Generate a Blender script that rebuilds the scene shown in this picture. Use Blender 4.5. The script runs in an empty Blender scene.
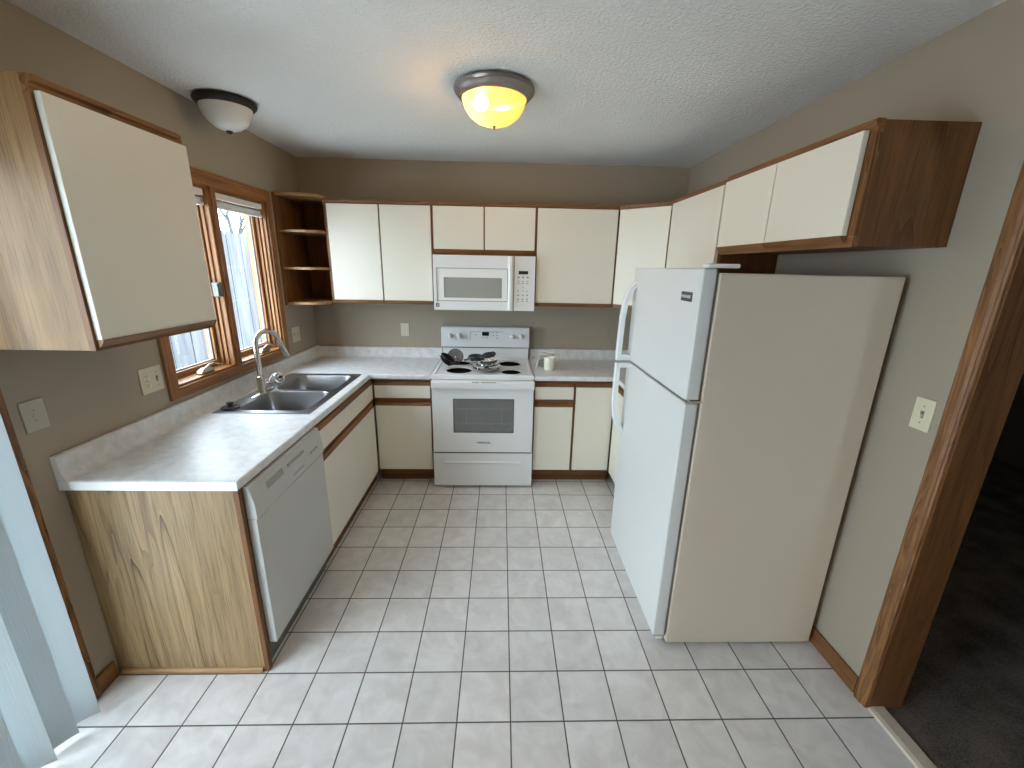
import bpy, bmesh, math, random
from mathutils import Vector, Matrix

S = bpy.context.scene
PI = math.pi
random.seed(4)

# ------------------------------------------------------------------ camera
cd = bpy.data.cameras.new('camera')
cam = bpy.data.objects.new('camera', cd)
S.collection.objects.link(cam)
S.camera = cam
CAM = Vector((0.12997537, -3.61485458, 1.69018828))
RT = Vector((0.99953259, -0.02439501, 0.01842529))
UP = Vector((-0.01112112, 0.27125863, 0.96244225))
FW = Vector((0.0284768, 0.9621973, -0.27086054))
M = Matrix.Identity(4)
for i in range(3):
    M[i][0], M[i][1], M[i][2], M[i][3] = RT[i], UP[i], -FW[i], CAM[i]
cam.matrix_world = M
cd.sensor_fit = 'HORIZONTAL'
cd.sensor_width = 36.0
cd.lens = 412.9493 / 1024 * 36.0
cd.clip_start = 0.02
cd.clip_end = 200

# ------------------------------------------------------------------ sky, exposure
SKY = 14.0
w = bpy.data.worlds.new('overcast_sky')
S.world = w
w.use_nodes = True
nt = w.node_tree
bg = nt.nodes['Background']
bg.inputs['Strength'].default_value = SKY
bg.inputs['Color'].default_value = (0.73, 0.88, 1.0, 1)
vs = S.view_settings
vs.view_transform = 'Standard'
vs.look = 'None'
vs.gamma = 1.0
vs.use_curve_mapping = False
vs.exposure = 0.35
S.cycles.max_bounces = 10
S.cycles.diffuse_bounces = 6
S.cycles.glossy_bounces = 4
S.cycles.transmission_bounces = 8
S.cycles.transparent_max_bounces = 16
S.cycles.sample_clamp_indirect = 6.0
S.cycles.caustics_reflective = False
S.cycles.caustics_refractive = False


def portal(name, loc, rot, sx, sy):
    ld = bpy.data.lights.new(name, 'AREA')
    ld.shape = 'RECTANGLE'
    ld.size, ld.size_y = sx, sy
    ld.cycles.is_portal = True
    o = bpy.data.objects.new(name, ld)
    o.location = loc
    o.rotation_euler = rot
    S.collection.objects.link(o)


# sky portals in the openings: patio door and kitchen window
portal('patio_daylight', (-1.63, -3.26, 1.03), (0, -PI / 2, 0), 2.0, 1.70)
portal('window_daylight', (-1.63, -1.085, 1.58), (0, -PI / 2, 0), 0.98, 1.02)

# ------------------------------------------------------------------ dimensions
XL, XR, H = -1.477, 1.633, 2.489
YR = -5.8                       # rear wall, behind the camera
CT = 0.914                      # counter top


# ------------------------------------------------------------------ materials
def srgb(r, g, b):
    def f(c):
        c /= 255.0
        return c / 12.92 if c <= 0.04045 else ((c + 0.055) / 1.055) ** 2.4
    return (f(r), f(g), f(b), 1)


def base_mat(name):
    m = bpy.data.materials.new(name)
    m.use_nodes = True
    t = m.node_tree
    return m, t, t.nodes['Principled BSDF'], t.nodes, t.links


def simple(name, col, rough=0.5, metal=0.0, bump=None, mottle=None, spec=0.5, coat=0):
    """plain surface; bump = (scale, strength); mottle = (scale, colour2, detail)"""
    m, t, p, N, L = base_mat(name)
    p.inputs['Base Color'].default_value = col
    p.inputs['Roughness'].default_value = rough
    p.inputs['Metallic'].default_value = metal
    p.inputs['Specular IOR Level'].default_value = spec
    p.inputs['Coat Weight'].default_value = coat
    tc = N.new('ShaderNodeTexCoord')
    if mottle:
        nz = N.new('ShaderNodeTexNoise')
        nz.inputs['Scale'].default_value = mottle[0]
        nz.inputs['Detail'].default_value = mottle[2]
        nz.inputs['Roughness'].default_value = 0.65
        L.new(tc.outputs['Object'], nz.inputs['Vector'])
        cr = N.new('ShaderNodeValToRGB')
        cr.color_ramp.elements[0].position = 0.35
        cr.color_ramp.elements[1].position = 0.65
        cr.color_ramp.elements[0].color = col
        cr.color_ramp.elements[1].color = mottle[1]
        L.new(nz.outputs['Fac'], cr.inputs['Fac'])
        L.new(cr.outputs['Color'], p.inputs['Base Color'])
    if bump:
        nb = N.new('ShaderNodeTexNoise')
        nb.inputs['Scale'].default_value = bump[0]
        nb.inputs['Detail'].default_value = 3
        L.new(tc.outputs['Object'], nb.inputs['Vector'])
        bn = N.new('ShaderNodeBump')
        bn.inputs['Strength'].default_value = bump[1]
        bn.inputs['Distance'].default_value = 0.002
        L.new(nb.outputs['Fac'], bn.inputs['Height'])
        L.new(bn.outputs['Normal'], p.inputs['Normal'])
    return m


def oak(name, light, mid, dark, axis='z', rough=0.45, rings=9.0, across=5.0, along=0.45, seed=0.0):
    """oak with cathedral figure and open pores; axis = direction of the grain"""
    m, t, p, N, L = base_mat(name)
    tc = N.new('ShaderNodeTexCoord')

    def mapped(a, c):
        mp = N.new('ShaderNodeMapping')
        s = [c, c, c]
        s['xyz'.index(axis)] = a
        mp.inputs['Scale'].default_value = s
        mp.inputs['Location'].default_value = (seed, seed * 1.7, seed * 0.6)
        L.new(tc.outputs['Object'], mp.inputs['Vector'])
        return mp
    n1 = N.new('ShaderNodeTexNoise')
    n1.inputs['Scale'].default_value = 1.0
    n1.inputs['Detail'].default_value = 2.5
    n1.inputs['Roughness'].default_value = 0.45
    L.new(mapped(along, across).outputs[0], n1.inputs['Vector'])
    mul = N.new('ShaderNodeMath')
    mul.operation = 'MULTIPLY'
    mul.inputs[1].default_value = rings
    L.new(n1.outputs['Fac'], mul.inputs[0])
    fr = N.new('ShaderNodeMath')
    fr.operation = 'FRACT'
    L.new(mul.outputs[0], fr.inputs[0])
    # fine pores
    n2 = N.new('ShaderNodeTexNoise')
    n2.inputs['Scale'].default_value = 1.0
    n2.inputs['Detail'].default_value = 4
    L.new(mapped(7.0, 260.0).outputs[0], n2.inputs['Vector'])
    n3 = N.new('ShaderNodeTexNoise')
    n3.inputs['Scale'].default_value = 1.0
    n3.inputs['Detail'].default_value = 2
    L.new(mapped(1.2, 22.0).outputs[0], n3.inputs['Vector'])
    cr = N.new('ShaderNodeValToRGB')
    e = cr.color_ramp.elements
    e[0].position, e[0].color = 0.0, dark
    e[1].position, e[1].color = 1.0, light
    k = e.new(0.16)
    k.color = mid
    k = e.new(0.45)
    k.color = light
    k = e.new(0.93)
    k.color = mid
    L.new(fr.outputs[0], cr.inputs['Fac'])
    n4 = N.new('ShaderNodeTexNoise')
    n4.inputs['Scale'].default_value = 1.0
    n4.inputs['Detail'].default_value = 1
    L.new(mapped(0.2, across * 0.9).outputs[0], n4.inputs['Vector'])
    mk = N.new('ShaderNodeMapRange')
    mk.inputs[1].default_value = 0.42
    mk.inputs[2].default_value = 0.62
    mk.inputs[3].default_value = 0.25
    mk.inputs[4].default_value = 1.0
    L.new(n4.outputs['Fac'], mk.inputs[0])
    fig = N.new('ShaderNodeMix')
    fig.data_type = 'RGBA'
    fig.inputs[6].default_value = [0.5 * (a + b) for a, b in zip(light, mid)]
    L.new(mk.outputs[0], fig.inputs[0])
    L.new(cr.outputs['Color'], fig.inputs[7])
    cr2 = N.new('ShaderNodeValToRGB')
    cr2.color_ramp.elements[0].position = 0.32
    cr2.color_ramp.elements[0].color = (0.34, 0.31, 0.28, 1)
    cr2.color_ramp.elements[1].position = 0.52
    cr2.color_ramp.elements[1].color = (1, 1, 1, 1)
    L.new(n2.outputs['Fac'], cr2.inputs['Fac'])
    mx = N.new('ShaderNodeMix')
    mx.data_type = 'RGBA'
    mx.blend_type = 'MULTIPLY'
    mx.inputs[0].default_value = 0.55
    L.new(fig.outputs[2], mx.inputs[6])
    L.new(cr2.outputs['Color'], mx.inputs[7])
    cr3 = N.new('ShaderNodeValToRGB')
    cr3.color_ramp.elements[0].position = 0.3
    cr3.color_ramp.elements[0].color = (0.72, 0.70, 0.68, 1)
    cr3.color_ramp.elements[1].position = 0.7
    cr3.color_ramp.elements[1].color = (1.05, 1.04, 1.03, 1)
    L.new(n3.outputs['Fac'], cr3.inputs['Fac'])
    mx2 = N.new('ShaderNodeMix')
    mx2.data_type = 'RGBA'
    mx2.blend_type = 'MULTIPLY'
    mx2.inputs[0].default_value = 0.8
    L.new(mx.outputs[2], mx2.inputs[6])
    L.new(cr3.outputs['Color'], mx2.inputs[7])
    L.new(mx2.outputs[2], p.inputs['Base Color'])
    p.inputs['Roughness'].default_value = rough
    p.inputs['Specular IOR Level'].default_value = 0.35
    return m


OL, OM, OD = srgb(150, 106, 66), srgb(126, 84, 48), srgb(84, 52, 28)
M_OAKX = oak('oak_along_width', OL, OM, OD, 'x', across=14, seed=3)
M_OAKY = oak('oak_along_depth', OL, OM, OD, 'y', across=14, seed=5)
M_OAKZ = oak('oak_upright', OL, OM, OD, 'z', across=12, seed=7)
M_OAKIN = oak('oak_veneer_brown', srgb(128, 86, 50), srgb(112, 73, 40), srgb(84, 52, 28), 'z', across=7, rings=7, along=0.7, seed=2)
M_OAKPAN = oak('oak_panel_tan', srgb(162, 136, 100), srgb(148, 121, 84), srgb(88, 64, 39), 'z', across=7.5, rings=8, along=0.75, seed=11.3)
M_OAKSIDE = oak('oak_cabinet_side', srgb(166, 130, 86), srgb(148, 112, 70), srgb(98, 68, 38), 'z', across=7.5, rings=8, along=0.7, seed=6.1)
M_OAKWIN_Y = oak('oak_window_rail', srgb(176, 124, 76), srgb(150, 100, 57), srgb(98, 62, 32), 'y', across=16, seed=1)
M_OAKWIN_Z = oak('oak_window_stile', srgb(176, 124, 76), srgb(150, 100, 57), srgb(98, 62, 32), 'z', across=16, seed=4)
M_OAKSTRIP = oak('oak_strip_tan', srgb(186, 150, 106), srgb(164, 126, 84), srgb(114, 80, 46), 'x', across=18, seed=9)
M_OAKCAS = oak('oak_casing', srgb(168, 122, 78), srgb(118, 78, 44), srgb(62, 38, 20), 'z', across=20, rings=7, along=2.0, seed=8)
M_TOE = oak('oak_toe_board', srgb(132, 90, 52), srgb(112, 74, 40), srgb(76, 48, 24), 'x', across=12, seed=12)

M_WALL = simple('greige_wall_paint', srgb(168, 157, 140), 0.75, bump=(220, 0.12), spec=0.25)
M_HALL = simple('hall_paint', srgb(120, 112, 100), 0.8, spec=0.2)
M_ALMOND = simple('almond_laminate', srgb(231, 227, 212), 0.42, bump=(90, 0.03))
M_WHITE = simple('white_enamel', srgb(232, 234, 234), 0.25, spec=0.5)
M_WHITE2 = simple('white_textured_steel', srgb(214, 215, 212), 0.42, bump=(700, 0.22))
M_FRSIDE = simple('white_steel_warm_light_tint', srgb(214, 202, 182), 0.45, bump=(700, 0.22))  # white steel with the warm light on the fridge side in its colour
M_DW = simple('white_dishwasher_front', srgb(196, 197, 194), 0.35)
M_PLASTIC = simple('white_plastic', srgb(236, 236, 232), 0.3)
M_IVORY = simple('ivory_plastic', srgb(226, 219, 190), 0.35)
M_IVORY2 = simple('ivory_plate', srgb(214, 208, 186), 0.4)
M_PLATEDULL = simple('dull_beige_plate', srgb(186, 181, 164), 0.5)
M_DARK = simple('black_plastic', srgb(22, 22, 23), 0.35)
M_BLACK = simple('dark_void', srgb(10, 10, 10), 0.8, spec=0.1)
M_COIL = simple('black_burner_coil', srgb(28, 28, 30), 0.4, spec=0.5)
M_DISPLAY = simple('navy_display', srgb(16, 22, 44), 0.15)
M_GREYMARK = simple('grey_print', srgb(128, 130, 132), 0.5)
M_SOFTMARK = simple('pale_grey_print', srgb(160, 160, 156), 0.5)
M_GASKET = simple('grey_gasket', srgb(128, 124, 118), 0.6)
M_STEEL = simple('brushed_sink_steel', srgb(158, 159, 162), 0.30, metal=1.0)
M_NICKEL = simple('brushed_nickel', srgb(206, 202, 194), 0.24, metal=1.0)
M_CHROME = simple('chrome', srgb(232, 232, 232), 0.08, metal=1.0)
M_PAN = simple('pewter_lamp_ring', srgb(150, 142, 136), 0.35, metal=0.9)
M_BRONZE = simple('dark_bronze', srgb(38, 34, 32), 0.45, metal=0.4)
M_RUBBER = simple('black_rubber', srgb(30, 30, 32), 0.35)
M_CERAMIC = simple('white_ceramic', srgb(232, 228, 216), 0.2)
M_BADGE = simple('charcoal_badge', srgb(66, 66, 66), 0.35, metal=0.3)
M_SILVER = simple('silver_lettering', srgb(214, 214, 212), 0.3, metal=0.5)
M_HANDLE = simple('bronze_handle', srgb(176, 166, 150), 0.35, metal=0.6)
M_LOCK = simple('sash_lock_grey', srgb(96, 98, 92), 0.4, metal=0.5)
M_SHADEOFF = simple('frosted_glass_off', srgb(222, 222, 216), 0.35)
M_BLINDW = simple('white_blind_slat', srgb(236, 234, 228), 0.45)
M_THRESH = simple('threshold_wood', srgb(214, 202, 186), 0.4, mottle=(9, srgb(196, 182, 164), 3))
M_KICK = simple('grey_kick_plate', srgb(96, 96, 92), 0.5)
M_DECK = simple('patio_concrete', srgb(206, 208, 208), 0.9, mottle=(4, srgb(192, 194, 194), 4))
M_BARK = simple('pale_bark', srgb(58, 62, 62), 0.9, mottle=(6, srgb(44, 48, 48), 4))
M_SCUFF = simple('bare_drywall_nick', srgb(226, 224, 216), 0.8)
M_LAM = simple('counter_laminate', srgb(234, 236, 238), 0.40, mottle=(22, srgb(214, 215, 214), 8), bump=(60, 0.03))


def tile_material():
    m, t, p, N, L = base_mat('floor_tile')
    tc = N.new('ShaderNodeTexCoord')
    T = 0.2075
    sep = N.new('ShaderNodeSeparateXYZ')
    L.new(tc.outputs['Object'], sep.inputs[0])

    def mth(op, a, b=None):
        n = N.new('ShaderNodeMath')
        n.operation = op
        for i, v in enumerate((a, b)):
            if v is None:
                continue
            if isinstance(v, (int, float)):
                n.inputs[i].default_value = v
            else:
                L.new(v, n.inputs[i])
        return n.outputs[0]
    d, cell = [], []
    for ax, off in (('X', 0.1844), ('Y', -0.7727)):
        q = mth('DIVIDE', mth('SUBTRACT', sep.outputs[ax], off), T)
        cell.append(mth('FLOOR', q))
        f = mth('FRACT', q)
        d.append(mth('MINIMUM', f, mth('SUBTRACT', 1.0, f)))
    dist = mth('MULTIPLY', mth('MINIMUM', d[0], d[1]), T)
    grout = N.new('ShaderNodeMapRange')
    grout.inputs[1].default_value = 0.0019
    grout.inputs[2].default_value = 0.0034
    grout.interpolation_type = 'SMOOTHSTEP'
    L.new(dist, grout.inputs[0])
    cc = N.new('ShaderNodeCombineXYZ')
    L.new(cell[0], cc.inputs[0])
    L.new(cell[1], cc.inputs[1])
    wn = N.new('ShaderNodeTexWhiteNoise')
    L.new(cc.outputs[0], wn.inputs['Vector'])
    # each tile gets its own piece of marbling
    off = N.new('ShaderNodeVectorMath')
    off.operation = 'SCALE'
    off.inputs[3].default_value = 9.0
    L.new(wn.outputs['Color'], off.inputs[0])
    add = N.new('ShaderNodeVectorMath')
    L.new(tc.outputs['Object'], add.inputs[0])
    L.new(off.outputs[0], add.inputs[1])
    nz = N.new('ShaderNodeTexNoise')
    nz.inputs['Scale'].default_value = 11
    nz.inputs['Detail'].default_value = 5
    nz.inputs['Roughness'].default_value = 0.55
    nz.inputs['Distortion'].default_value = 0.8
    L.new(add.outputs[0], nz.inputs['Vector'])
    cr = N.new('ShaderNodeValToRGB')
    cr.color_ramp.elements[0].position = 0.32
    cr.color_ramp.elements[0].color = srgb(212, 208, 205)
    cr.color_ramp.elements[1].position = 0.68
    cr.color_ramp.elements[1].color = srgb(230, 228, 226)
    L.new(nz.outputs['Fac'], cr.inputs['Fac'])
    hv = N.new('ShaderNodeHueSaturation')
    mr = N.new('ShaderNodeMapRange')
    mr.inputs[3].default_value = 0.95
    mr.inputs[4].default_value = 1.04
    L.new(wn.outputs['Value'], mr.inputs[0])
    L.new(mr.outputs[0], hv.inputs['Value'])
    L.new(cr.outputs['Color'], hv.inputs['Color'])
    mx = N.new('ShaderNodeMix')
    mx.data_type = 'RGBA'
    mx.inputs[6].default_value = srgb(92, 87, 82)
    L.new(grout.outputs[0], mx.inputs[0])
    L.new(hv.outputs['Color'], mx.inputs[7])
    L.new(mx.outputs[2], p.inputs['Base Color'])
    rr = N.new('ShaderNodeMapRange')
    rr.inputs[3].default_value = 0.85
    rr.inputs[4].default_value = 0.34
    L.new(grout.outputs[0], rr.inputs[0])
    L.new(rr.outputs[0], p.inputs['Roughness'])
    bn = N.new('ShaderNodeBump')
    bn.inputs['Strength'].default_value = 0.5
    bn.inputs['Distance'].default_value = 0.002
    ad = mth('ADD', grout.outputs[0], mth('MULTIPLY', nz.outputs['Fac'], 0.18))
    L.new(ad, bn.inputs['Height'])
    L.new(bn.outputs['Normal'], p.inputs['Normal'])
    return m


def ceiling_material():
    m, t, p, N, L = base_mat('stippled_ceiling')
    p.inputs['Roughness'].default_value = 0.9
    p.inputs['Specular IOR Level'].default_value = 0.15
    p.inputs['Base Color'].default_value = srgb(240, 241, 239)
    tc = N.new('ShaderNodeTexCoord')
    n1 = N.new('ShaderNodeTexNoise')
    n1.inputs['Scale'].default_value = 75
    n1.inputs['Detail'].default_value = 4
    n1.inputs['Roughness'].default_value = 0.6
    L.new(tc.outputs['Object'], n1.inputs['Vector'])
    cr = N.new('ShaderNodeValToRGB')
    cr.color_ramp.elements[0].position = 0.42
    cr.color_ramp.elements[1].position = 0.6
    L.new(n1.outputs['Fac'], cr.inputs['Fac'])
    bn = N.new('ShaderNodeBump')
    bn.inputs['Strength'].default_value = 0.55
    bn.inputs['Distance'].default_value = 0.006
    L.new(cr.outputs['Color'], bn.inputs['Height'])
    L.new(bn.outputs['Normal'], p.inputs['Normal'])
    return m


def carpet_material():
    m, t, p, N, L = base_mat('dark_carpet')
    p.inputs['Roughness'].default_value = 1.0
    p.inputs['Specular IOR Level'].default_value = 0.05
    tc = N.new('ShaderNodeTexCoord')
    n1 = N.new('ShaderNodeTexNoise')
    n1.inputs['Scale'].default_value = 160
    n1.inputs['Detail'].default_value = 3
    n2 = N.new('ShaderNodeTexNoise')
    n2.inputs['Scale'].default_value = 5
    n2.inputs['Detail'].default_value = 3
    L.new(tc.outputs['Object'], n1.inputs['Vector'])
    L.new(tc.outputs['Object'], n2.inputs['Vector'])
    ad = N.new('ShaderNodeMath')
    ad.operation = 'MULTIPLY_ADD'
    ad.inputs[1].default_value = 0.5
    L.new(n1.outputs['Fac'], ad.inputs[0])
    h = N.new('ShaderNodeMath')
    h.operation = 'MULTIPLY'
    h.inputs[1].default_value = 0.5
    L.new(n2.outputs['Fac'], h.inputs[0])
    L.new(h.outputs[0], ad.inputs[2])
    cr = N.new('ShaderNodeValToRGB')
    cr.color_ramp.elements[0].position = 0.38
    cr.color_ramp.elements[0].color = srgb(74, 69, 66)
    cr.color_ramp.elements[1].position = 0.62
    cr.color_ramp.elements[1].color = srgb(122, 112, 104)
    L.new(ad.outputs[0], cr.inputs['Fac'])
    L.new(cr.outputs['Color'], p.inputs['Base Color'])
    bn = N.new('ShaderNodeBump')
    bn.inputs['Strength'].default_value = 0.8
    bn.inputs['Distance'].default_value = 0.006
    L.new(n1.outputs['Fac'], bn.inputs['Height'])
    L.new(bn.outputs['Normal'], p.inputs['Normal'])
    return m


def fence_material():
    m, t, p, N, L = base_mat('weathered_fence_board')
    p.inputs['Roughness'].default_value = 0.85
    p.inputs['Specular IOR Level'].default_value = 0.2
    tc = N.new('ShaderNodeTexCoord')
    mp = N.new('ShaderNodeMapping')
    mp.inputs['Scale'].default_value = (14, 14, 1.2)
    L.new(tc.outputs['Object'], mp.inputs['Vector'])
    nz = N.new('ShaderNodeTexNoise')
    nz.inputs['Scale'].default_value = 1.0
    nz.inputs['Detail'].default_value = 5
    nz.inputs['Distortion'].default_value = 0.6
    L.new(mp.outputs[0], nz.inputs['Vector'])
    cr = N.new('ShaderNodeValToRGB')
    cr.color_ramp.elements[0].position = 0.3
    cr.color_ramp.elements[0].color = srgb(60, 61, 64)
    cr.color_ramp.elements[1].position = 0.7
    cr.color_ramp.elements[1].color = srgb(88, 89, 92)
    L.new(nz.outputs['Fac'], cr.inputs['Fac'])
    L.new(cr.outputs['Color'], p.inputs['Base Color'])
    return m


def glass_material(name, tint=(1, 1, 1, 1), gloss=0.08):
    m = bpy.data.materials.new(name)
    m.use_nodes = True
    t = m.node_tree
    t.nodes.clear()
    o = t.nodes.new('ShaderNodeOutputMaterial')
    tr = t.nodes.new('ShaderNodeBsdfTransparent')
    tr.inputs[0].default_value = tint
    gl = t.nodes.new('ShaderNodeBsdfGlossy')
    gl.inputs['Roughness'].default_value = 0.03
    mx = t.nodes.new('ShaderNodeMixShader')
    mx.inputs[0].default_value = gloss
    t.links.new(tr.outputs[0], mx.inputs[1])
    t.links.new(gl.outputs[0], mx.inputs[2])
    t.links.new(mx.outputs[0], o.inputs[0])
    return m


def smoked_window(name, col, see, gloss=0.12, rough=0.12):
    """screened oven glass: partly see-through grey with a reflection"""
    m = bpy.data.materials.new(name)
    m.use_nodes = True
    t = m.node_tree
    t.nodes.clear()
    o = t.nodes.new('ShaderNodeOutputMaterial')
    df = t.nodes.new('ShaderNodeBsdfDiffuse')
    df.inputs[0].default_value = col
    tr = t.nodes.new('ShaderNodeBsdfTransparent')
    gl = t.nodes.new('ShaderNodeBsdfGlossy')
    gl.inputs['Roughness'].default_value = rough
    m1 = t.nodes.new('ShaderNodeMixShader')
    m1.inputs[0].default_value = see
    m2 = t.nodes.new('ShaderNodeMixShader')
    m2.inputs[0].default_value = gloss
    t.links.new(df.outputs[0], m1.inputs[1])
    t.links.new(tr.outputs[0], m1.inputs[2])
    t.links.new(m1.outputs[0], m2.inputs[1])
    t.links.new(gl.outputs[0], m2.inputs[2])
    t.links.new(m2.outputs[0], o.inputs[0])
    return m


def vane_material():
    """vinyl vertical blind vane: ribbed, lets some daylight through"""
    m = bpy.data.materials.new('vinyl_blind_vane')
    m.use_nodes = True
    t = m.node_tree
    t.nodes.clear()
    N, L = t.nodes, t.links
    o = N.new('ShaderNodeOutputMaterial')
    df = N.new('ShaderNodeBsdfDiffuse')
    df.inputs[0].default_value = srgb(168, 175, 176)
    tl = N.new('ShaderNodeBsdfTranslucent')
    tl.inputs[0].default_value = srgb(214, 228, 230)
    mx = N.new('ShaderNodeMixShader')
    mx.inputs[0].default_value = 0.035
    tc = N.new('ShaderNodeTexCoord')
    mp = N.new('ShaderNodeMapping')
    mp.inputs['Scale'].default_value = (260, 260, 6)
    nz = N.new('ShaderNodeTexNoise')
    nz.inputs['Scale'].default_value = 1
    L.new(tc.outputs['Object'], mp.inputs[0])
    L.new(mp.outputs[0], nz.inputs['Vector'])
    bn = N.new('ShaderNodeBump')
    bn.inputs['Strength'].default_value = 0.35
    bn.inputs['Distance'].default_value = 0.002
    L.new(nz.outputs['Fac'], bn.inputs['Height'])
    L.new(bn.outputs[0], df.inputs['Normal'])
    L.new(df.outputs[0], mx.inputs[1])
    L.new(tl.outputs[0], mx.inputs[2])
    L.new(mx.outputs[0], o.inputs[0])
    return m


def lamp_glass_material():
    """alabaster lamp bowl: translucent, glows with the bulbs behind it"""
    m = bpy.data.materials.new('alabaster_lamp_glass')
    m.use_nodes = True
    t = m.node_tree
    t.nodes.clear()
    N, L = t.nodes, t.links
    o = N.new('ShaderNodeOutputMaterial')
    tl = N.new('ShaderNodeBsdfTranslucent')
    tl.inputs[0].default_value = srgb(98, 80, 46)
    tr = N.new('ShaderNodeBsdfTransparent')
    tr.inputs[0].default_value = srgb(255, 226, 168)
    gl = N.new('ShaderNodeBsdfGlossy')
    gl.inputs['Roughness'].default_value = 0.2
    em = N.new('ShaderNodeEmission')
    em.inputs[0].default_value = srgb(255, 214, 120)
    em.inputs[1].default_value = 0.32
    m1 = N.new('ShaderNodeMixShader')
    m1.inputs[0].default_value = 0.35
    m2 = N.new('ShaderNodeMixShader')
    m2.inputs[0].default_value = 0.06
    ad = N.new('ShaderNodeAddShader')
    L.new(tl.outputs[0], m1.inputs[1])
    L.new(tr.outputs[0], m1.inputs[2])
    L.new(m1.outputs[0], m2.inputs[1])
    L.new(gl.outputs[0], m2.inputs[2])
    L.new(m2.outputs[0], ad.inputs[0])
    L.new(em.outputs[0], ad.inputs[1])
    L.new(ad.outputs[0], o.inputs[0])
    return m


def emit(name, col, strength):
    m = bpy.data.materials.new(name)
    m.use_nodes = True
    t = m.node_tree
    t.nodes.clear()
    o = t.nodes.new('ShaderNodeOutputMaterial')
    e = t.nodes.new('ShaderNodeEmission')
    e.inputs[0].default_value = col
    e.inputs[1].default_value = strength
    t.links.new(e.outputs[0], o.inputs[0])
    return m


M_TILE = tile_material()
M_CEIL = ceiling_material()
M_CARPET = carpet_material()
M_FENCE = fence_material()
M_GLASS = glass_material('window_glass')
M_CLEAR = glass_material('clear_glassware', srgb(246, 247, 245), 0.10)
M_OVENGLASS = smoked_window('oven_window_glass', srgb(128, 132, 130), 0.5, 0.10, 0.1)
M_MWGLASS = smoked_window('microwave_window_screen', srgb(166, 168, 162), 0.12, 0.06, 0.25)
M_VANE = vane_material()
M_LAMPGLASS = lamp_glass_material()
M_BULB = emit('lit_bulb', srgb(255, 216, 150), 430.0)

M_BULB2 = emit('fill_lamp_bulb', srgb(255, 206, 146), 120.0)  # bulb of the added fill lamp behind the camera

# ------------------------------------------------------------------ builders
OFF = {}


def link(o):
    S.collection.objects.link(o)
    return o


def props(o, label=None, cat=None, group=None, kind=None):
    for k, v in (('label', label), ('category', cat), ('group', group), ('kind', kind)):
        if v:
            o[k] = v
    return o


def thing(name, loc, label, cat, group=None):
    o = bpy.data.objects.new(name, None)
    o.empty_display_size = 0.05
    o.location = loc
    link(o)
    OFF[o.name] = Vector(loc)
    return props(o, label, cat, group)


def structure(name, loc=(0, 0, 0)):
    o = bpy.data.objects.new(name, None)
    o.location = loc
    link(o)
    OFF[o.name] = Vector(loc)
    o['kind'] = 'structure'
    return o


def members(name, mat, par, boxes, bevel=0.0):
    for b in boxes:
        bx(name, mat, par, *b, bevel=bevel)


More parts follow.
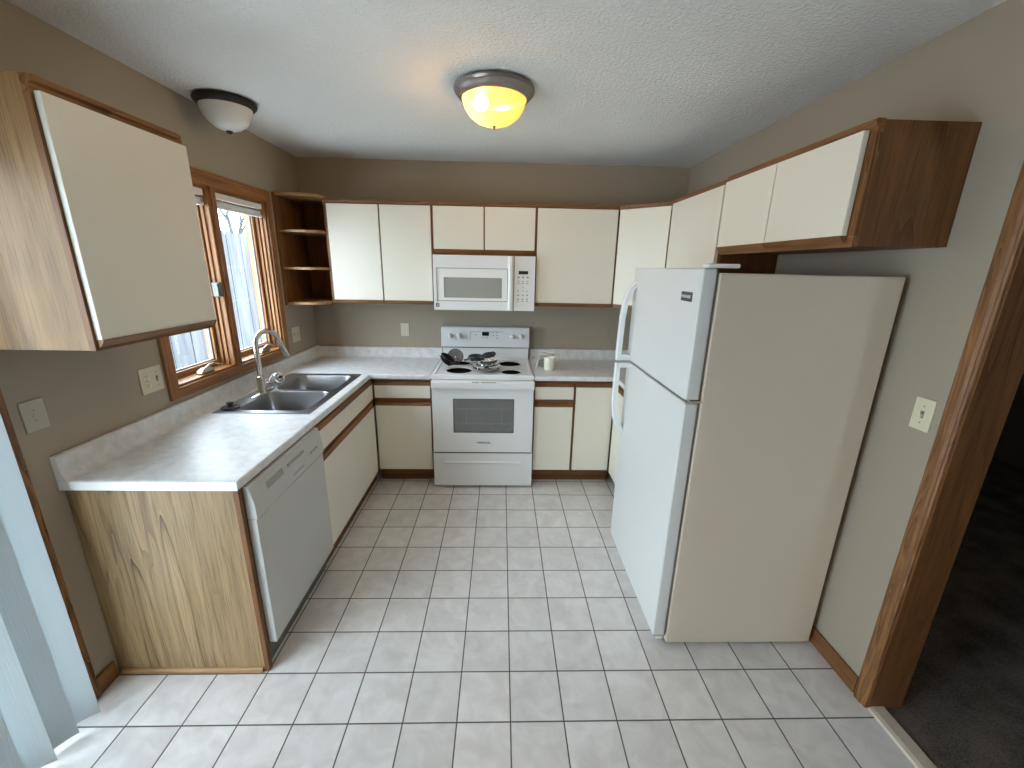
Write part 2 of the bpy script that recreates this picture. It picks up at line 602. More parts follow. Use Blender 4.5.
class MB:
    def __init__(self):
        self.b = bmesh.new()

    def face(self, vs):
        try:
            return self.b.faces.new(vs)
        except ValueError:
            return None

    def box(self, x0, x1, y0, y1, z0, z1):
        v = [self.b.verts.new((x, y, z)) for z in (z0, z1) for y in (y0, y1) for x in (x0, x1)]
        for q in ((0, 2, 3, 1), (4, 5, 7, 6), (0, 1, 5, 4), (2, 6, 7, 3), (0, 4, 6, 2), (1, 3, 7, 5)):
            self.face([v[i] for i in q])
        return self

    def prism(self, poly, ax, a0, a1):
        """extrude a 2-D outline along an axis; outline in the remaining two axes, in order"""
        def mk(p, a):
            c = list(p)
            c.insert('xyz'.index(ax), a)
            return self.b.verts.new(c)
        A = [mk(p, a0) for p in poly]
        B = [mk(p, a1) for p in poly]
        n = len(poly)
        for i in range(n):
            self.face([A[i], A[(i + 1) % n], B[(i + 1) % n], B[i]])
        self.face(A[::-1])
        self.face(B)
        return self

    def loft(self, rings, caps=True, closed=True):
        R = [[self.b.verts.new(p) for p in r] for r in rings]
        n = len(R[0])
        for a, c in zip(R, R[1:]):
            for i in range(n if closed else n - 1):
                self.face([a[i], a[(i + 1) % n], c[(i + 1) % n], c[i]])
        if caps:
            self.face(R[0][::-1])
            self.face(R[-1])
        return self

    def lathe(self, prof, c, seg=40, ax='z', caps=False):
        rings = []
        for r, h in prof:
            ring = []
            for i in range(seg):
                a = 2 * PI * i / seg
                u, v = max(r, 1e-5) * math.cos(a), max(r, 1e-5) * math.sin(a)
                if ax == 'z':
                    ring.append((c[0] + u, c[1] + v, c[2] + h))
                elif ax == 'y':
                    ring.append((c[0] + u, c[1] + h, c[2] + v))
                else:
                    ring.append((c[0] + h, c[1] + u, c[2] + v))
            rings.append(ring)
        return self.loft(rings, caps)

    def tube(self, pts, r, seg=12, caps=True):
        pts = [Vector(p) for p in pts]
        n = len(pts)
        rad = r if isinstance(r, (list, tuple)) else [r] * n
        rings = []
        prev = None
        for i, p in enumerate(pts):
            d = (pts[min(i + 1, n - 1)] - pts[max(i - 1, 0)]).normalized()
            if prev is None:
                a = Vector((0, 0, 1)) if abs(d.z) < 0.9 else Vector((1, 0, 0))
                u = d.cross(a).normalized()
            else:
                u = (prev - d * prev.dot(d)).normalized()
            prev = u
            v = d.cross(u)
            rings.append([p + u * (rad[i] * math.cos(2 * PI * k / seg)) + v * (rad[i] * math.sin(2 * PI * k / seg)) for k in range(seg)])
        return self.loft(rings, caps)

    def cells(self, xs, ys, fill, z0, z1):
        """slab made of grid cells sharing vertices; fill(i, j) says which are solid"""
        V = {}

        def v(i, j, k):
            if (i, j, k) not in V:
                V[(i, j, k)] = self.b.verts.new((xs[i], ys[j], (z0, z1)[k]))
            return V[(i, j, k)]
        nx, ny = len(xs) - 1, len(ys) - 1
        ok = lambda i, j: 0 <= i < nx and 0 <= j < ny and fill(i, j)
        for i in range(nx):
            for j in range(ny):
                if not ok(i, j):
                    continue
                self.face([v(i, j, 1), v(i + 1, j, 1), v(i + 1, j + 1, 1), v(i, j + 1, 1)])
                self.face([v(i, j, 0), v(i, j + 1, 0), v(i + 1, j + 1, 0), v(i + 1, j, 0)])
                if not ok(i - 1, j):
                    self.face([v(i, j, 0), v(i, j, 1), v(i, j + 1, 1), v(i, j + 1, 0)])
                if not ok(i + 1, j):
                    self.face([v(i + 1, j, 0), v(i + 1, j + 1, 0), v(i + 1, j + 1, 1), v(i + 1, j, 1)])
                if not ok(i, j - 1):
                    self.face([v(i, j, 0), v(i + 1, j, 0), v(i + 1, j, 1), v(i, j, 1)])
                if not ok(i, j + 1):
                    self.face([v(i, j + 1, 0), v(i, j + 1, 1), v(i + 1, j + 1, 1), v(i + 1, j + 1, 0)])
        return self

    def holed(self, rect, loop, z):
        """flat face between a rectangle and a hole loop (list of xy, counter-clockwise around its centre)"""
        x0, x1, y0, y1 = rect
        cx = sum(p[0] for p in loop) / len(loop)
        cy = sum(p[1] for p in loop) / len(loop)
        outer = []
        for px, py in loop:
            dx, dy = px - cx, py - cy
            t = min(((x1 - cx) / dx if dx > 1e-9 else (x0 - cx) / dx if dx < -1e-9 else 1e9),
                    ((y1 - cy) / dy if dy > 1e-9 else (y0 - cy) / dy if dy < -1e-9 else 1e9))
            outer.append((cx + dx * t, cy + dy * t))
        A = [self.b.verts.new((p[0], p[1], z)) for p in outer]
        B = [self.b.verts.new((p[0], p[1], z)) for p in loop]
        n = len(loop)
        for i in range(n):
            j = (i + 1) % n
            pi, pj = outer[i], outer[j]
            corner = None
            if abs(pi[0] - pj[0]) > 1e-6 and abs(pi[1] - pj[1]) > 1e-6:
                corner = (x1 if max(pi[0], pj[0]) > cx + 1e-6 and (abs(pi[0] - x1) < 1e-6 or abs(pj[0] - x1) < 1e-6) else x0,
                          y1 if (abs(pi[1] - y1) < 1e-6 or abs(pj[1] - y1) < 1e-6) else y0)
            if corner:
                c = self.b.verts.new((corner[0], corner[1], z))
                self.face([B[i], A[i], c, A[j], B[j]])
            else:
                self.face([B[i], A[i], A[j], B[j]])
        return self

    def build(self, name, mat, parent=None, bevel=0.0, smooth=None, origin=None, seg=2, local=False, xform=None):
        b = self.b
        bmesh.ops.remove_doubles(b, verts=b.verts, dist=1e-6)
        bmesh.ops.recalc_face_normals(b, faces=b.faces)
        off = Vector((0, 0, 0))
        if not local:
            if parent is not None:
                off = OFF[parent.name]
            elif origin is not None:
                off = Vector(origin)
        if xform is not None:
            bmesh.ops.transform(b, matrix=xform, verts=b.verts)
        bmesh.ops.translate(b, vec=-off, verts=b.verts)
        me = bpy.data.meshes.new(name)
        b.to_mesh(me)
        b.free()
        me.materials.append(mat)
        if smooth is not None:
            for f in me.polygons:
                f.use_smooth = True
            me.set_sharp_from_angle(angle=math.radians(smooth))
        o = bpy.data.objects.new(name, me)
        link(o)
        if parent is not None:
            o.parent = parent
            OFF[o.name] = off
        elif origin is not None:
            o.location = off
            OFF[o.name] = off
        else:
            OFF[o.name] = Vector((0, 0, 0))
        if bevel:
            md = o.modifiers.new('edge', 'BEVEL')
            md.width = bevel
            md.segments = seg
            md.limit_method = 'ANGLE'
            md.angle_limit = math.radians(40)
        return o


def bx(name, mat, parent, x0, x1, y0, y1, z0, z1, bevel=0.0, seg=2):
    return MB().box(x0, x1, y0, y1, z0, z1).build(name, mat, parent, bevel, seg=seg)


def struct_box(name, mat, x0, x1, y0, y1, z0, z1):
    o = MB().box(x0, x1, y0, y1, z0, z1).build(name, mat)
    o['kind'] = 'structure'
    return o


def text(name, s, size, mat, parent, loc, rot, depth=0.0006):
    c = bpy.data.curves.new(name, 'FONT')
    c.body = s
    c.size = size
    c.extrude = depth
    c.offset = size * 0.03
    c.align_x = 'CENTER'
    c.align_y = 'CENTER'
    t = bpy.data.objects.new(name, c)
    link(t)
    dg = bpy.context.evaluated_depsgraph_get()
    me = bpy.data.meshes.new_from_object(t.evaluated_get(dg))
    bpy.data.objects.remove(t)
    bpy.data.curves.remove(c)
    me.materials.clear()
    me.materials.append(mat)
    o = bpy.data.objects.new(name, me)
    link(o)
    o.parent = parent
    o.location = Vector(loc) - OFF[parent.name]
    o.rotation_euler = rot
    return o


def arc(cx, cy, r, a0, a1, n):
    return [(cx + r * math.cos(a0 + (a1 - a0) * i / n), cy + r * math.sin(a0 + (a1 - a0) * i / n)) for i in range(n + 1)]


def rrect(x0, x1, y0, y1, r, n=6):
    p = []
    for cx, cy, a in ((x1 - r, y0 + r, -PI / 2), (x1 - r, y1 - r, 0), (x0 + r, y1 - r, PI / 2), (x0 + r, y0 + r, PI)):
        p += arc(cx, cy, r, a, a + PI / 2, n)
    return p


# ================================================================== THE ROOM
floor = MB().box(XL - 0.14, 1.64, YR - 0.1, 0.1, -0.05, 0).build('floor', M_TILE)
floor['kind'] = 'structure'
o = MB().box(XL - 0.16, 1.80, YR - 0.12, 0.12, H, H + 0.06).build('ceiling', M_CEIL)
o['kind'] = 'structure'

# left wall with the kitchen window and the patio door opening
WY0, WY1, WZ0, WZ1 = -1.605, -0.562, 1.085, 2.085        # window opening
PY0, PY1, PZ1 = -4.12, -2.372, 2.04                      # patio door opening
m = MB()
Y = [YR, PY0, PY1, WY0, WY1, 0.1]
Z = [0, WZ0, PZ1, WZ1, H]
hole = lambda i, j: (i == 1 and j <= 1) or (i == 3 and 1 <= j <= 2)
# grid cells in y,z extruded in x
V = {}


def gv(i, j, k):
    if (i, j, k) not in V:
        V[(i, j, k)] = m.b.verts.new(((XL - 0.14, XL)[k], Y[i], Z[j]))
    return V[(i, j, k)]


okc = lambda i, j: 0 <= i < 5 and 0 <= j < 4 and not hole(i, j)
for i in range(5):
    for j in range(4):
        if not okc(i, j):
            continue
        m.face([gv(i, j, 1), gv(i + 1, j, 1), gv(i + 1, j + 1, 1), gv(i, j + 1, 1)])
        m.face([gv(i, j, 0), gv(i + 1, j, 0), gv(i + 1, j + 1, 0), gv(i, j + 1, 0)])
        for di, dj, e in ((-1, 0, ((i, j), (i, j + 1))), (1, 0, ((i + 1, j), (i + 1, j + 1))), (0, -1, ((i, j), (i + 1, j))), (0, 1, ((i, j + 1), (i + 1, j + 1)))):
            if not okc(i + di, j + dj):
                a, c = e
                m.face([gv(*a, 0), gv(*c, 0), gv(*c, 1), gv(*a, 1)])
o = m.build('wall_left', M_WALL)
o['kind'] = 'structure'
struct_box('wall_back', M_WALL, XL, XR, 0, 0.12, 0, H)

# right wall with the doorway
DY0, DY1, DZ = -3.36, -2.40, 2.05
m = MB().box(XR, XR + 0.13, DY1 + 0.018, 0.12, 0, H)
m.box(XR, XR + 0.13, YR, DY0 - 0.018, 0, H).box(XR, XR + 0.13, DY0 - 0.018, DY1 + 0.018, DZ + 0.018, H)
o = m.build('wall_right', M_WALL)
o['kind'] = 'structure'

struct_box('wall_rear', M_WALL, XL, XR + 0.13, YR - 0.12, YR, 0, H)

# the dark room beyond the doorway
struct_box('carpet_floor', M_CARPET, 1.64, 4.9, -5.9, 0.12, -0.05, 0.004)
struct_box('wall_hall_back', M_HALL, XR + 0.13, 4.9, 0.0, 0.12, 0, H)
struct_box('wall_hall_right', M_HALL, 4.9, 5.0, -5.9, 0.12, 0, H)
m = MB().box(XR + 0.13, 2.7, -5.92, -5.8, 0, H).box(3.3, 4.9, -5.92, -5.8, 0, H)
m.box(2.7, 3.3, -5.92, -5.8, 0, 1.2).box(2.7, 3.3, -5.92, -5.8, 1.7, H)  # small unseen opening added to let daylight onto the carpet
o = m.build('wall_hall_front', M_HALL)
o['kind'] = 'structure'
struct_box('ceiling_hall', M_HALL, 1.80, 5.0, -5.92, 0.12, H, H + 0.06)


# ---- oak casing profile board
def casing(mb, axis, a0, a1, ref, wdt, t, flip=False):
    """moulded casing: outline across its width"""
    return mb


def doorway_casing():
    # face profile in (x, y): sits on the kitchen side of the right wall
    w_, t_ = 0.057, 0.017
    y0, y1 = DY1 + 0.006, DY1 + 0.006 + w_
    prof = [(XR, y0), (XR - 0.011, y0), (XR - 0.014, y0 + 0.006), (XR - 0.012, y0 + 0.012), (XR - t_, y0 + 0.020), (XR - t_, y1 - 0.010), (XR - 0.012, y1 - 0.002), (XR, y1)]
    root = structure('trim_1')
    MB().prism(prof, 'z', 0, DZ + 0.06).build('casing', M_OAKCAS, root)
    y0b, y1b = DY0 - 0.006 - w_, DY0 - 0.006
    MB().box(XR - t_, XR, y0b, y1b, 0, DZ + 0.06).build('casing', M_OAKCAS, root, 0.003)
    MB().box(XR - t_ - 0.001, XR, y0b, y1, DZ - 0.002, DZ + 0.06).build('casing_head', M_OAKY, root, 0.003)
    # jamb boards; the uprights' darker veneer stands in for doorway shade
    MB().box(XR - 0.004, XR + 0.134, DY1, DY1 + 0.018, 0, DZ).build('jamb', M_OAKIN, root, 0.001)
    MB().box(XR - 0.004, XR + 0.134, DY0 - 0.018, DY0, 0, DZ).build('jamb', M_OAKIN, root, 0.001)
    MB().box(XR - 0.004, XR + 0.134, DY0 - 0.018, DY1 + 0.018, DZ, DZ + 0.018).build('jamb_head', M_OAKY, root, 0.001)


doorway_casing()
# threshold strip between tile and carpet
m = MB().prism([(XR - 0.006, 0.0), (XR - 0.002, 0.010), (XR + 0.012, 0.014), (XR + 0.058, 0.014), (XR + 0.066, 0.004), (XR + 0.066, 0.0)], 'y', DY0, DY1)
# prism along y: outline given in (x, z)
o = m.build('trim_2', M_THRESH)
o['kind'] = 'structure'


def baseboard(name, x0, x1, y0, y1, mat, h=0.082):
    o = MB().box(x0, x1, y0, y1, 0, h).build(name, mat, None, 0.004)
    o['kind'] = 'structure'
    return o


baseboard('baseboard_right', XR - 0.013, XR, -2.334, -1.32, M_OAKY)
baseboard('baseboard_left', XL, XL + 0.013, -2.311, -2.229, M_OAKY)
baseboard('baseboard_rear', XL, XR, YR, YR + 0.013, M_OAKX)
baseboard('baseboard_right_rear', XR - 0.013, XR, YR + 0.013, DY0 - 0.07, M_OAKY)

# ---- patio door
pd = structure('door_1')
MB().box(XL, XL + 0.017, PY1 + 0.004, PY1 + 0.060, 0, PZ1 + 0.06).build('casing', M_OAKCAS, pd, 0.004)
MB().box(XL, XL + 0.017, PY0 - 0.060, PY0 - 0.004, 0, PZ1 + 0.06).build('casing', M_OAKCAS, pd, 0.004)
MB().box(XL, XL + 0.018, PY0 - 0.060, PY1 + 0.060, PZ1 + 0.004, PZ1 + 0.06).build('casing_head', M_OAKY, pd, 0.004)
m = MB().box(XL - 0.14, XL, PY1 - 0.02, PY1, 0, PZ1).box(XL - 0.14, XL, PY0, PY0 + 0.02, 0, PZ1).box(XL - 0.14, XL, PY0, PY1, PZ1 - 0.02, PZ1).box(XL - 0.14, XL - 0.02, PY0, PY1, 0, 0.025)
m.build('door_frame', M_OAKCAS, pd)
PM = (PY0 + PY1) / 2
for a, c, x in ((PY0 + 0.02, PM + 0.03, XL - 0.09), (PM - 0.03, PY1 - 0.02, XL - 0.05)):
    m = MB()
    m.box(x - 0.018, x + 0.018, a, a + 0.06, 0.025, PZ1 - 0.02).box(x - 0.018, x + 0.018, c - 0.06, c, 0.025, PZ1 - 0.02)
    m.box(x - 0.018, x + 0.018, a + 0.06, c - 0.06, 0.025, 0.11).box(x - 0.018, x + 0.018, a + 0.06, c - 0.06, PZ1 - 0.08, PZ1 - 0.02)
    f = m.build('sliding_panel', M_PLASTIC, pd, 0.002)
    MB().box(x - 0.003, x + 0.003, a + 0.06, c - 0.06, 0.11, PZ1 - 0.08).build('pane', M_GLASS, f)

# ---- kitchen window: two oak casements side by side
win = structure('window_1')
cw = 0.066


def mitred_frame(y0, y1, z0, z1, wt, wb, ws, x0, x1):
    """picture-frame casing around an opening, in the plane of the wall"""
    parts = []
    iy0, iy1, iz0, iz1 = y0, y1, z0, z1
    oy0, oy1, oz0, oz1 = y0 - ws, y1 + ws, z0 - wb, z1 + wt
    quads = {'head': [(iy0, iz1), (iy1, iz1), (oy1, oz1), (oy0, oz1)],
             'foot': [(oy0, oz0), (oy1, oz0), (iy1, iz0), (iy0, iz0)],
             'near': [(oy0, oz0), (iy0, iz0), (iy0, iz1), (oy0, oz1)],
             'far': [(iy1, iz0), (oy1, oz0), (oy1, oz1), (iy1, iz1)]}
    for k, q in quads.items():
        parts.append((k, MB().prism(q, 'x', x0, x1)))
    return parts


for k, mb in mitred_frame(WY0, WY1, WZ0, WZ1, 0.075, 0.052, 0.058 if True else 0, XL, XL + 0.016):
    mb.build('casing', M_OAKWIN_Y if k in ('head', 'foot') else M_OAKWIN_Z, win, 0.003)
# jamb liner
xi, xo = XL + 0.002, XL - 0.138
m = MB().box(xo, xi, WY0, WY0 + 0.014, WZ0, WZ1).box(xo, xi, WY1 - 0.014, WY1, WZ0, WZ1)
m.build('jamb_liner', M_OAKWIN_Z, win)
m = MB().box(xo, xi, WY0, WY1, WZ1 - 0.014, WZ1)
m.build('jamb_liner', M_OAKWIN_Y, win)
MB().prism([(xo, WZ0), (xi, WZ0), (xi, WZ0 + 0.012), (xo, WZ0 + 0.026)], 'y', WY0, WY1).build('window_sill', M_OAKWIN_Y, win)
MY0, MY1 = -1.150, -1.078
MB().box(xo, XL + 0.012, MY0, MY1, WZ0 + 0.01, WZ1 - 0.012).build('mullion', M_OAKWIN_Z, win, 0.004)
MB().box(XL + 0.004, XL + 0.020, MY0 + 0.016, MY1 - 0.016, WZ0, WZ1).build('mullion_bead', M_OAKWIN_Z, win, 0.003)
for a, c in ((WY0 + 0.014, MY0), (MY1, WY1 - 0.014)):
    # stop bead around the sash
    sx0, sx1 = XL - 0.105, XL - 0.062
    sw = 0.038
    m = MB().box(XL - 0.058, XL - 0.040, a, a + 0.016, WZ0 + 0.02, WZ1 - 0.014).box(XL - 0.058, XL - 0.040, c - 0.016, c, WZ0 + 0.02, WZ1 - 0.014)
    m.box(XL - 0.058, XL - 0.040, a, c, WZ1 - 0.034, WZ1 - 0.014)
    m.build('stop_bead', M_OAKWIN_Z, win, 0.002)
    members('reveal_bead', M_OAKWIN_Z, win, [(XL - 0.034, XL - 0.016, a, a + 0.009, WZ0 + 0.012, WZ1 - 0.014), (XL - 0.034, XL - 0.016, c - 0.009, c, WZ0 + 0.012, WZ1 - 0.014)], 0.003)
    members('sash_stile', M_OAKWIN_Z, win, [(sx0, sx1, a + 0.004, a + sw, WZ0 + 0.026, WZ1 - 0.018), (sx0, sx1, c - sw, c - 0.004, WZ0 + 0.026, WZ1 - 0.018)], 0.004)
    members('sash_rail', M_OAKWIN_Y, win, [(sx0, sx1, a + sw, c - sw, WZ0 + 0.014, WZ0 + 0.052), (sx0, sx1, a + sw, c - sw, WZ1 - 0.066, WZ1 - 0.018)], 0.004)
    # grey weather strip and glass
    gx = XL - 0.088
    m = MB()
    for (p, q, s, t) in ((a + sw, a + sw + 0.007, WZ0 + 0.052, WZ1 - 0.066), (c - sw - 0.007, c - sw, WZ0 + 0.052, WZ1 - 0.066), (a + sw, c - sw, WZ0 + 0.052, WZ0 + 0.059), (a + sw, c - sw, WZ1 - 0.073, WZ1 - 0.066)):
        m.box(gx - 0.006, gx + 0.010, p, q, s, t)
    m.build('glazing_strip', M_GASKET, win)
    MB().box(gx - 0.002, gx + 0.002, a + sw, c - sw, WZ0 + 0.050, WZ1 - 0.064).build('pane', M_GLASS, win)
    # folding crank operator on the sill
    yc = (a + c) / 2 + 0.02 if a < -1.2 else (a + c) / 2 + 0.06
    zc = WZ0 + 0.018
    xc = XL - 0.026
    base = MB().loft([[(xc + dx * k, yc + dy * k2, zc + dz) for dx, dy in ((-0.018, -0.055), (0.018, -0.055), (0.018, 0.055), (-0.018, 0.055))] for k, k2, dz in ((1, 1, 0), (0.9, 0.85, 0.014), (0.55, 0.4, 0.026))]).build('crank_housing', M_HANDLE, win, 0.003)
    MB().tube([(xc + 0.004, yc, zc + 0.022), (xc + 0.012, yc + 0.02, zc + 0.036), (xc + 0.018, yc + 0.05, zc + 0.040), (xc + 0.024, yc + 0.088, zc + 0.024), (xc + 0.024, yc + 0.105, zc + 0.020)], [0.008, 0.007, 0.006, 0.006, 0.007], 10).build('crank_handle', M_HANDLE, base, smooth=50)
# sash lock lever on the mullion side
lk = MB().box(XL - 0.036, XL + 0.010, MY0 - 0.020, MY0 - 0.002, 1.50, 1.58).build('sash_lock', M_LOCK, win, 0.004)
MB().box(XL + 0.000, XL + 0.016, MY0 - 0.044, MY0 - 0.018, 1.505, 1.575).build('lock_lever', M_LOCK, lk, 0.004)

# ================================================================== OUTDOORS
sky_shield = MB().box(XL - 0.75, XL - 0.165, YR - 0.6, -1.9, 2.16, 2.26).build('patio_sky_shield', M_DECK)  # unseen slab added to block high sky light at the patio door
sky_shield['kind'] = 'structure'
yard = MB().box(-14, XL - 0.141, -9, 14, -0.30, -0.12).build('ground_outside', M_DECK)
yard['kind'] = 'structure'
fence = thing('wood_fence', (-3.3, 1.8, -0.12), 'weathered grey board fence seen through the kitchen window panes', 'fence')
y = -0.9
k = 0
while y < 5.2:
    wd = 0.138
    top = 2.05 + random.uniform(-0.02, 0.02)
    xx = -3.3 + random.uniform(-0.006, 0.006)
    poly = [(y, -0.12), (y + wd, -0.12), (y + wd, top - 0.05), (y + wd - 0.035, top), (y + 0.035, top), (y, top - 0.05)]
    MB().prism(poly, 'x', xx - 0.010, xx + 0.010).build('picket', M_FENCE, fence)
    y += wd + 0.009
for z in (0.3, 1.0, 1.75):
    MB().box(-3.355, -3.312, -0.9, 5.2, z, z + 0.09).build('rail', M_FENCE, fence)

tree = thing('bare_tree', (-6.2, 6.9, -0.12), 'bare tree with thin twigs rising beyond the fence', 'tree')


def branches(mb, p, d, ln, r, depth):
    q = p + d * ln
    mb.tube([p, p + d * ln * 0.5 + Vector((random.uniform(-.04, .04), random.uniform(-.04, .04), 0)) * ln, q], [r, r * .85, r * .68], 5, False)
    if depth == 0:
        return
    for _ in range(3 if depth > 1 else 4):
        nd = (d + Vector((random.uniform(-.75, .75), random.uniform(-.75, .75), random.uniform(-.25, .5)))).normalized()
        branches(mb, p + d * ln * random.uniform(.6, 1.0), nd, ln * random.uniform(.6, .8), r * .6, depth - 1)


m = MB()
for a in range(4):
    d = Vector((math.cos(a * 1.7) * .5, math.sin(a * 1.7) * .5, 1)).normalized()
    branches(m, Vector((-6.2, 6.9, 1.7)), d, 1.15, 0.05, 5)
m.build('crown', M_BARK, tree)
MB().tube([(-6.2, 6.9, -0.12), (-6.18, 6.91, 0.8), (-6.2, 6.9, 1.85)], [0.14, 0.11, 0.08], 10).build('trunk', M_BARK, tree)

# ================================================================== WINDOW BLINDS
for nm, a, c, lab in (('mini_blind', -1.588, -1.156, 'white mini blind raised tight at top of window half beside the hanging cabinet'),
                      ('mini_blind', -1.072, -0.590, 'white mini blind raised at top of window half beside the corner shelves')):
    b = thing(nm, (XL - 0.02, (a + c) / 2, 2.0), lab, 'blind', 'mini blinds in the kitchen window')
    bx('headrail', M_BLINDW, b, XL - 0.034, XL - 0.004, a, c, 2.036, 2.068, 0.003)
    for i in range(7):
        z = 2.022 - i * 0.0034
        MB().prism([(XL - 0.031, z - 0.0012), (XL - 0.019, z + 0.0008), (XL - 0.007, z - 0.0012), (XL - 0.007, z - 0.0004), (XL - 0.019, z + 0.0016), (XL - 0.031, z - 0.0004)], 'y', a + 0.004, c - 0.004).build('slat', M_BLINDW, b)
    bx('bottom_rail', M_BLINDW, b, XL - 0.032, XL - 0.006, a + 0.003, c - 0.003, 1.984, 1.999, 0.003)
    for yy in (a + 0.07, c - 0.07):
        MB().tube([(XL - 0.005, yy, 2.036), (XL - 0.005, yy, 1.999)], 0.0012, 6).build('ladder_cord', M_BLINDW, b)

# vertical blind over the patio door
vb = thing('vertical_blind', (XL + 0.06, -3.2, 0.03), 'white vertical vane blind hanging over the patio door', 'blind')
bx('headrail', M_BLINDW, vb, XL + 0.03, XL + 0.09, PY0 - 0.05, PY1 + 0.035, 2.075, 2.12, 0.004)
for i in range(13):
    yc = -2.425 - i * 0.080
    xc = XL + 0.058
    ang = math.radians(44 if i % 2 == 0 else 60)          # direction of the vane's width, from +y towards +x
    ux, uy = math.cos(ang + PI / 180 * 0), math.sin(ang)
    hw = 0.0445
    f_, b_ = [], []
    for j in range(9):
        s = -1 + 2 * j / 8
        bow = 0.006 * (1 - s * s)
        f_.append((xc + ux * hw * s - uy * bow, yc + uy * hw * s + ux * bow))
    for p_, q_ in reversed(list(zip(f_, f_))):
        b_.append((p_[0] - uy * 0.0009, p_[1] + ux * 0.0009))
    MB().prism(f_ + b_, 'z', 0.022, 2.075).build('vane', M_VANE, vb, smooth=30)

# ================================================================== CABINETS
TOPF, BOTF = 2.143, 1.403          # face frame of the wall cabinets


def door_back(par, x0, x1, z0, z1, yf, pull_bottom=None, pull_top=None, name='door', t=0.019):
    """slab door facing the camera with an oak finger strip"""
    d = bx(name, M_ALMOND, par, x0, x1, yf, yf + t, z0, z1, 0.0015)
    if pull_bottom:
        MB().prism([(yf - 0.004, z0), (yf + t, z0), (yf + t, z0 - pull_bottom), (yf + 0.010, z0 - pull_bottom)], 'x', x0, x1).build('finger_pull', M_OAKX, d)
    if pull_top:
        MB().prism([(yf - 0.004, z1), (yf + t, z1), (yf + t, z1 + pull_top), (yf + 0.010, z1 + pull_top)], 'x', x0, x1).build('finger_pull', M_OAKX, d)
    return d


def door_side(par, y0, y1, z0, z1, xf, sgn, pull_bottom=None, pull_top=None, name='door', t=0.019):
    """slab door on a side wall; xf = outer face, sgn = +1 faces +x, -1 faces -x"""
    a, c = sorted((xf, xf - sgn * t))
    d = bx(name, M_ALMOND, par, a, c, y0, y1, z0, z1, 0.0015)
    for pull, z, s in ((pull_bottom, z0, -1), (pull_top, z1, 1)):
        if pull:
            MB().prism([(xf + sgn * 0.004, z), (xf - sgn * t, z), (xf - sgn * t, z + s * pull), (xf - sgn * 0.010, z + s * pull)], 'y', y0, y1).build('finger_pull', M_OAKY, d)
    return d


def back_upper(x0, x1, z0, doors, label, zd0=None, name='wall_cabinet', group='oak framed wall cabinets', under=M_OAKX):
    c = thing(name, ((x0 + x1) / 2, -0.17, z0), label, 'cabinet', group)
    bx('body', M_OAKIN, c, x0 + 0.001, x1 - 0.001, -0.316, -0.002, z0 + 0.006, TOPF - 0.004)
    members('face_rail', M_OAKX, c, [(x0, x1, -0.335, -0.316, TOPF - 0.04, TOPF), (x0, x1, -0.335, -0.316, z0, z0 + 0.036)], 0.001)
    sx = [x0, x1 - 0.03] + ([(doors[0][1] + doors[1][0]) / 2 - 0.015] if len(doors) > 1 else [])
    members('face_stile', M_OAKZ, c, [(a, a + 0.03, -0.3348, -0.3158, z0 + 0.036, TOPF - 0.04) for a in sx])
    zb = (z0 + 0.029) if zd0 is None else zd0
    for a, b in doors:
        door_back(c, a, b, zb, 2.116, -0.355, 0.022)
    # lip moulding along the top
    MB().prism([(-0.335, TOPF - 0.026), (-0.343, TOPF - 0.020), (-0.346, TOPF - 0.004), (-0.342, TOPF), (-0.335, TOPF)], 'x', x0, x1).build('top_lip', M_OAKX, c)
    return c


back_upper(-1.172, -0.388, BOTF, [(-1.147, -0.7775), (-0.7665, -0.398)], 'tall two door wall cabinet between open corner shelves and microwave')
back_upper(-0.387, 0.384, 1.777, [(-0.378, -0.0065), (0.0035, 0.376)], 'short two door wall cabinet directly above the microwave', zd0=1.816)
back_upper(0.385, 1.004, BOTF, [(0.395, 0.990)], 'wide single door wall cabinet between microwave and angled corner cabinet')

# diagonal corner cabinet
dc = thing('corner_cabinet', (1.35, -0.25, BOTF), 'angled corner wall cabinet between back wall cabinets and fridge side', 'cabinet', 'oak framed wall cabinets')
A, B = Vector((1.005, -0.335, 0)), Vector((1.303, -0.612, 0))
u = (B - A).normalized()
nrm = Vector((u.y, -u.x, 0))          # outwards, towards the camera and the room
if nrm.y > 0:
    nrm = -nrm
AA, BB = A - nrm * 0.019, B - nrm * 0.019
MB().prism([(AA.x, AA.y), (BB.x, BB.y), (XR - 0.002, -0.611), (XR - 0.002, -0.002), (1.005, -0.002)], 'z', BOTF + 0.006, TOPF - 0.004).build('body', M_OAKIN, dc)


def diag_slab(s0, s1, n0, n1, z0, z1):
    p = [A + u * s0 + nrm * n0, A + u * s1 + nrm * n0, A + u * s1 + nrm * n1, A + u * s0 + nrm * n1]
    return MB().prism([(q.x, q.y) for q in p], 'z', z0, z1)


LN = (B - A).length
for z0, z1 in ((TOPF - 0.04, TOPF), (BOTF, BOTF + 0.036)):
    diag_slab(0, LN, -0.019, 0, z0, z1).build('face_rail', M_OAKX, dc)
for s0, s1 in ((0, 0.035), (LN - 0.035, LN)):
    diag_slab(s0, s1, -0.019, 0, BOTF + 0.036, TOPF - 0.04).build('face_stile', M_OAKZ, dc)
d = diag_slab(0.014, LN - 0.014, 0.001, 0.020, 1.432, 2.116).build('door', M_ALMOND, dc, 0.0015)
diag_slab(0.014, LN - 0.014, 0.001, 0.014, 1.410, 1.432).build('finger_pull', M_OAKX, d)
diag_slab(0, LN, 0, 0.009, TOPF - 0.024, TOPF).build('top_lip', M_OAKX, dc)

# cabinets on the right wall
XF = 1.303


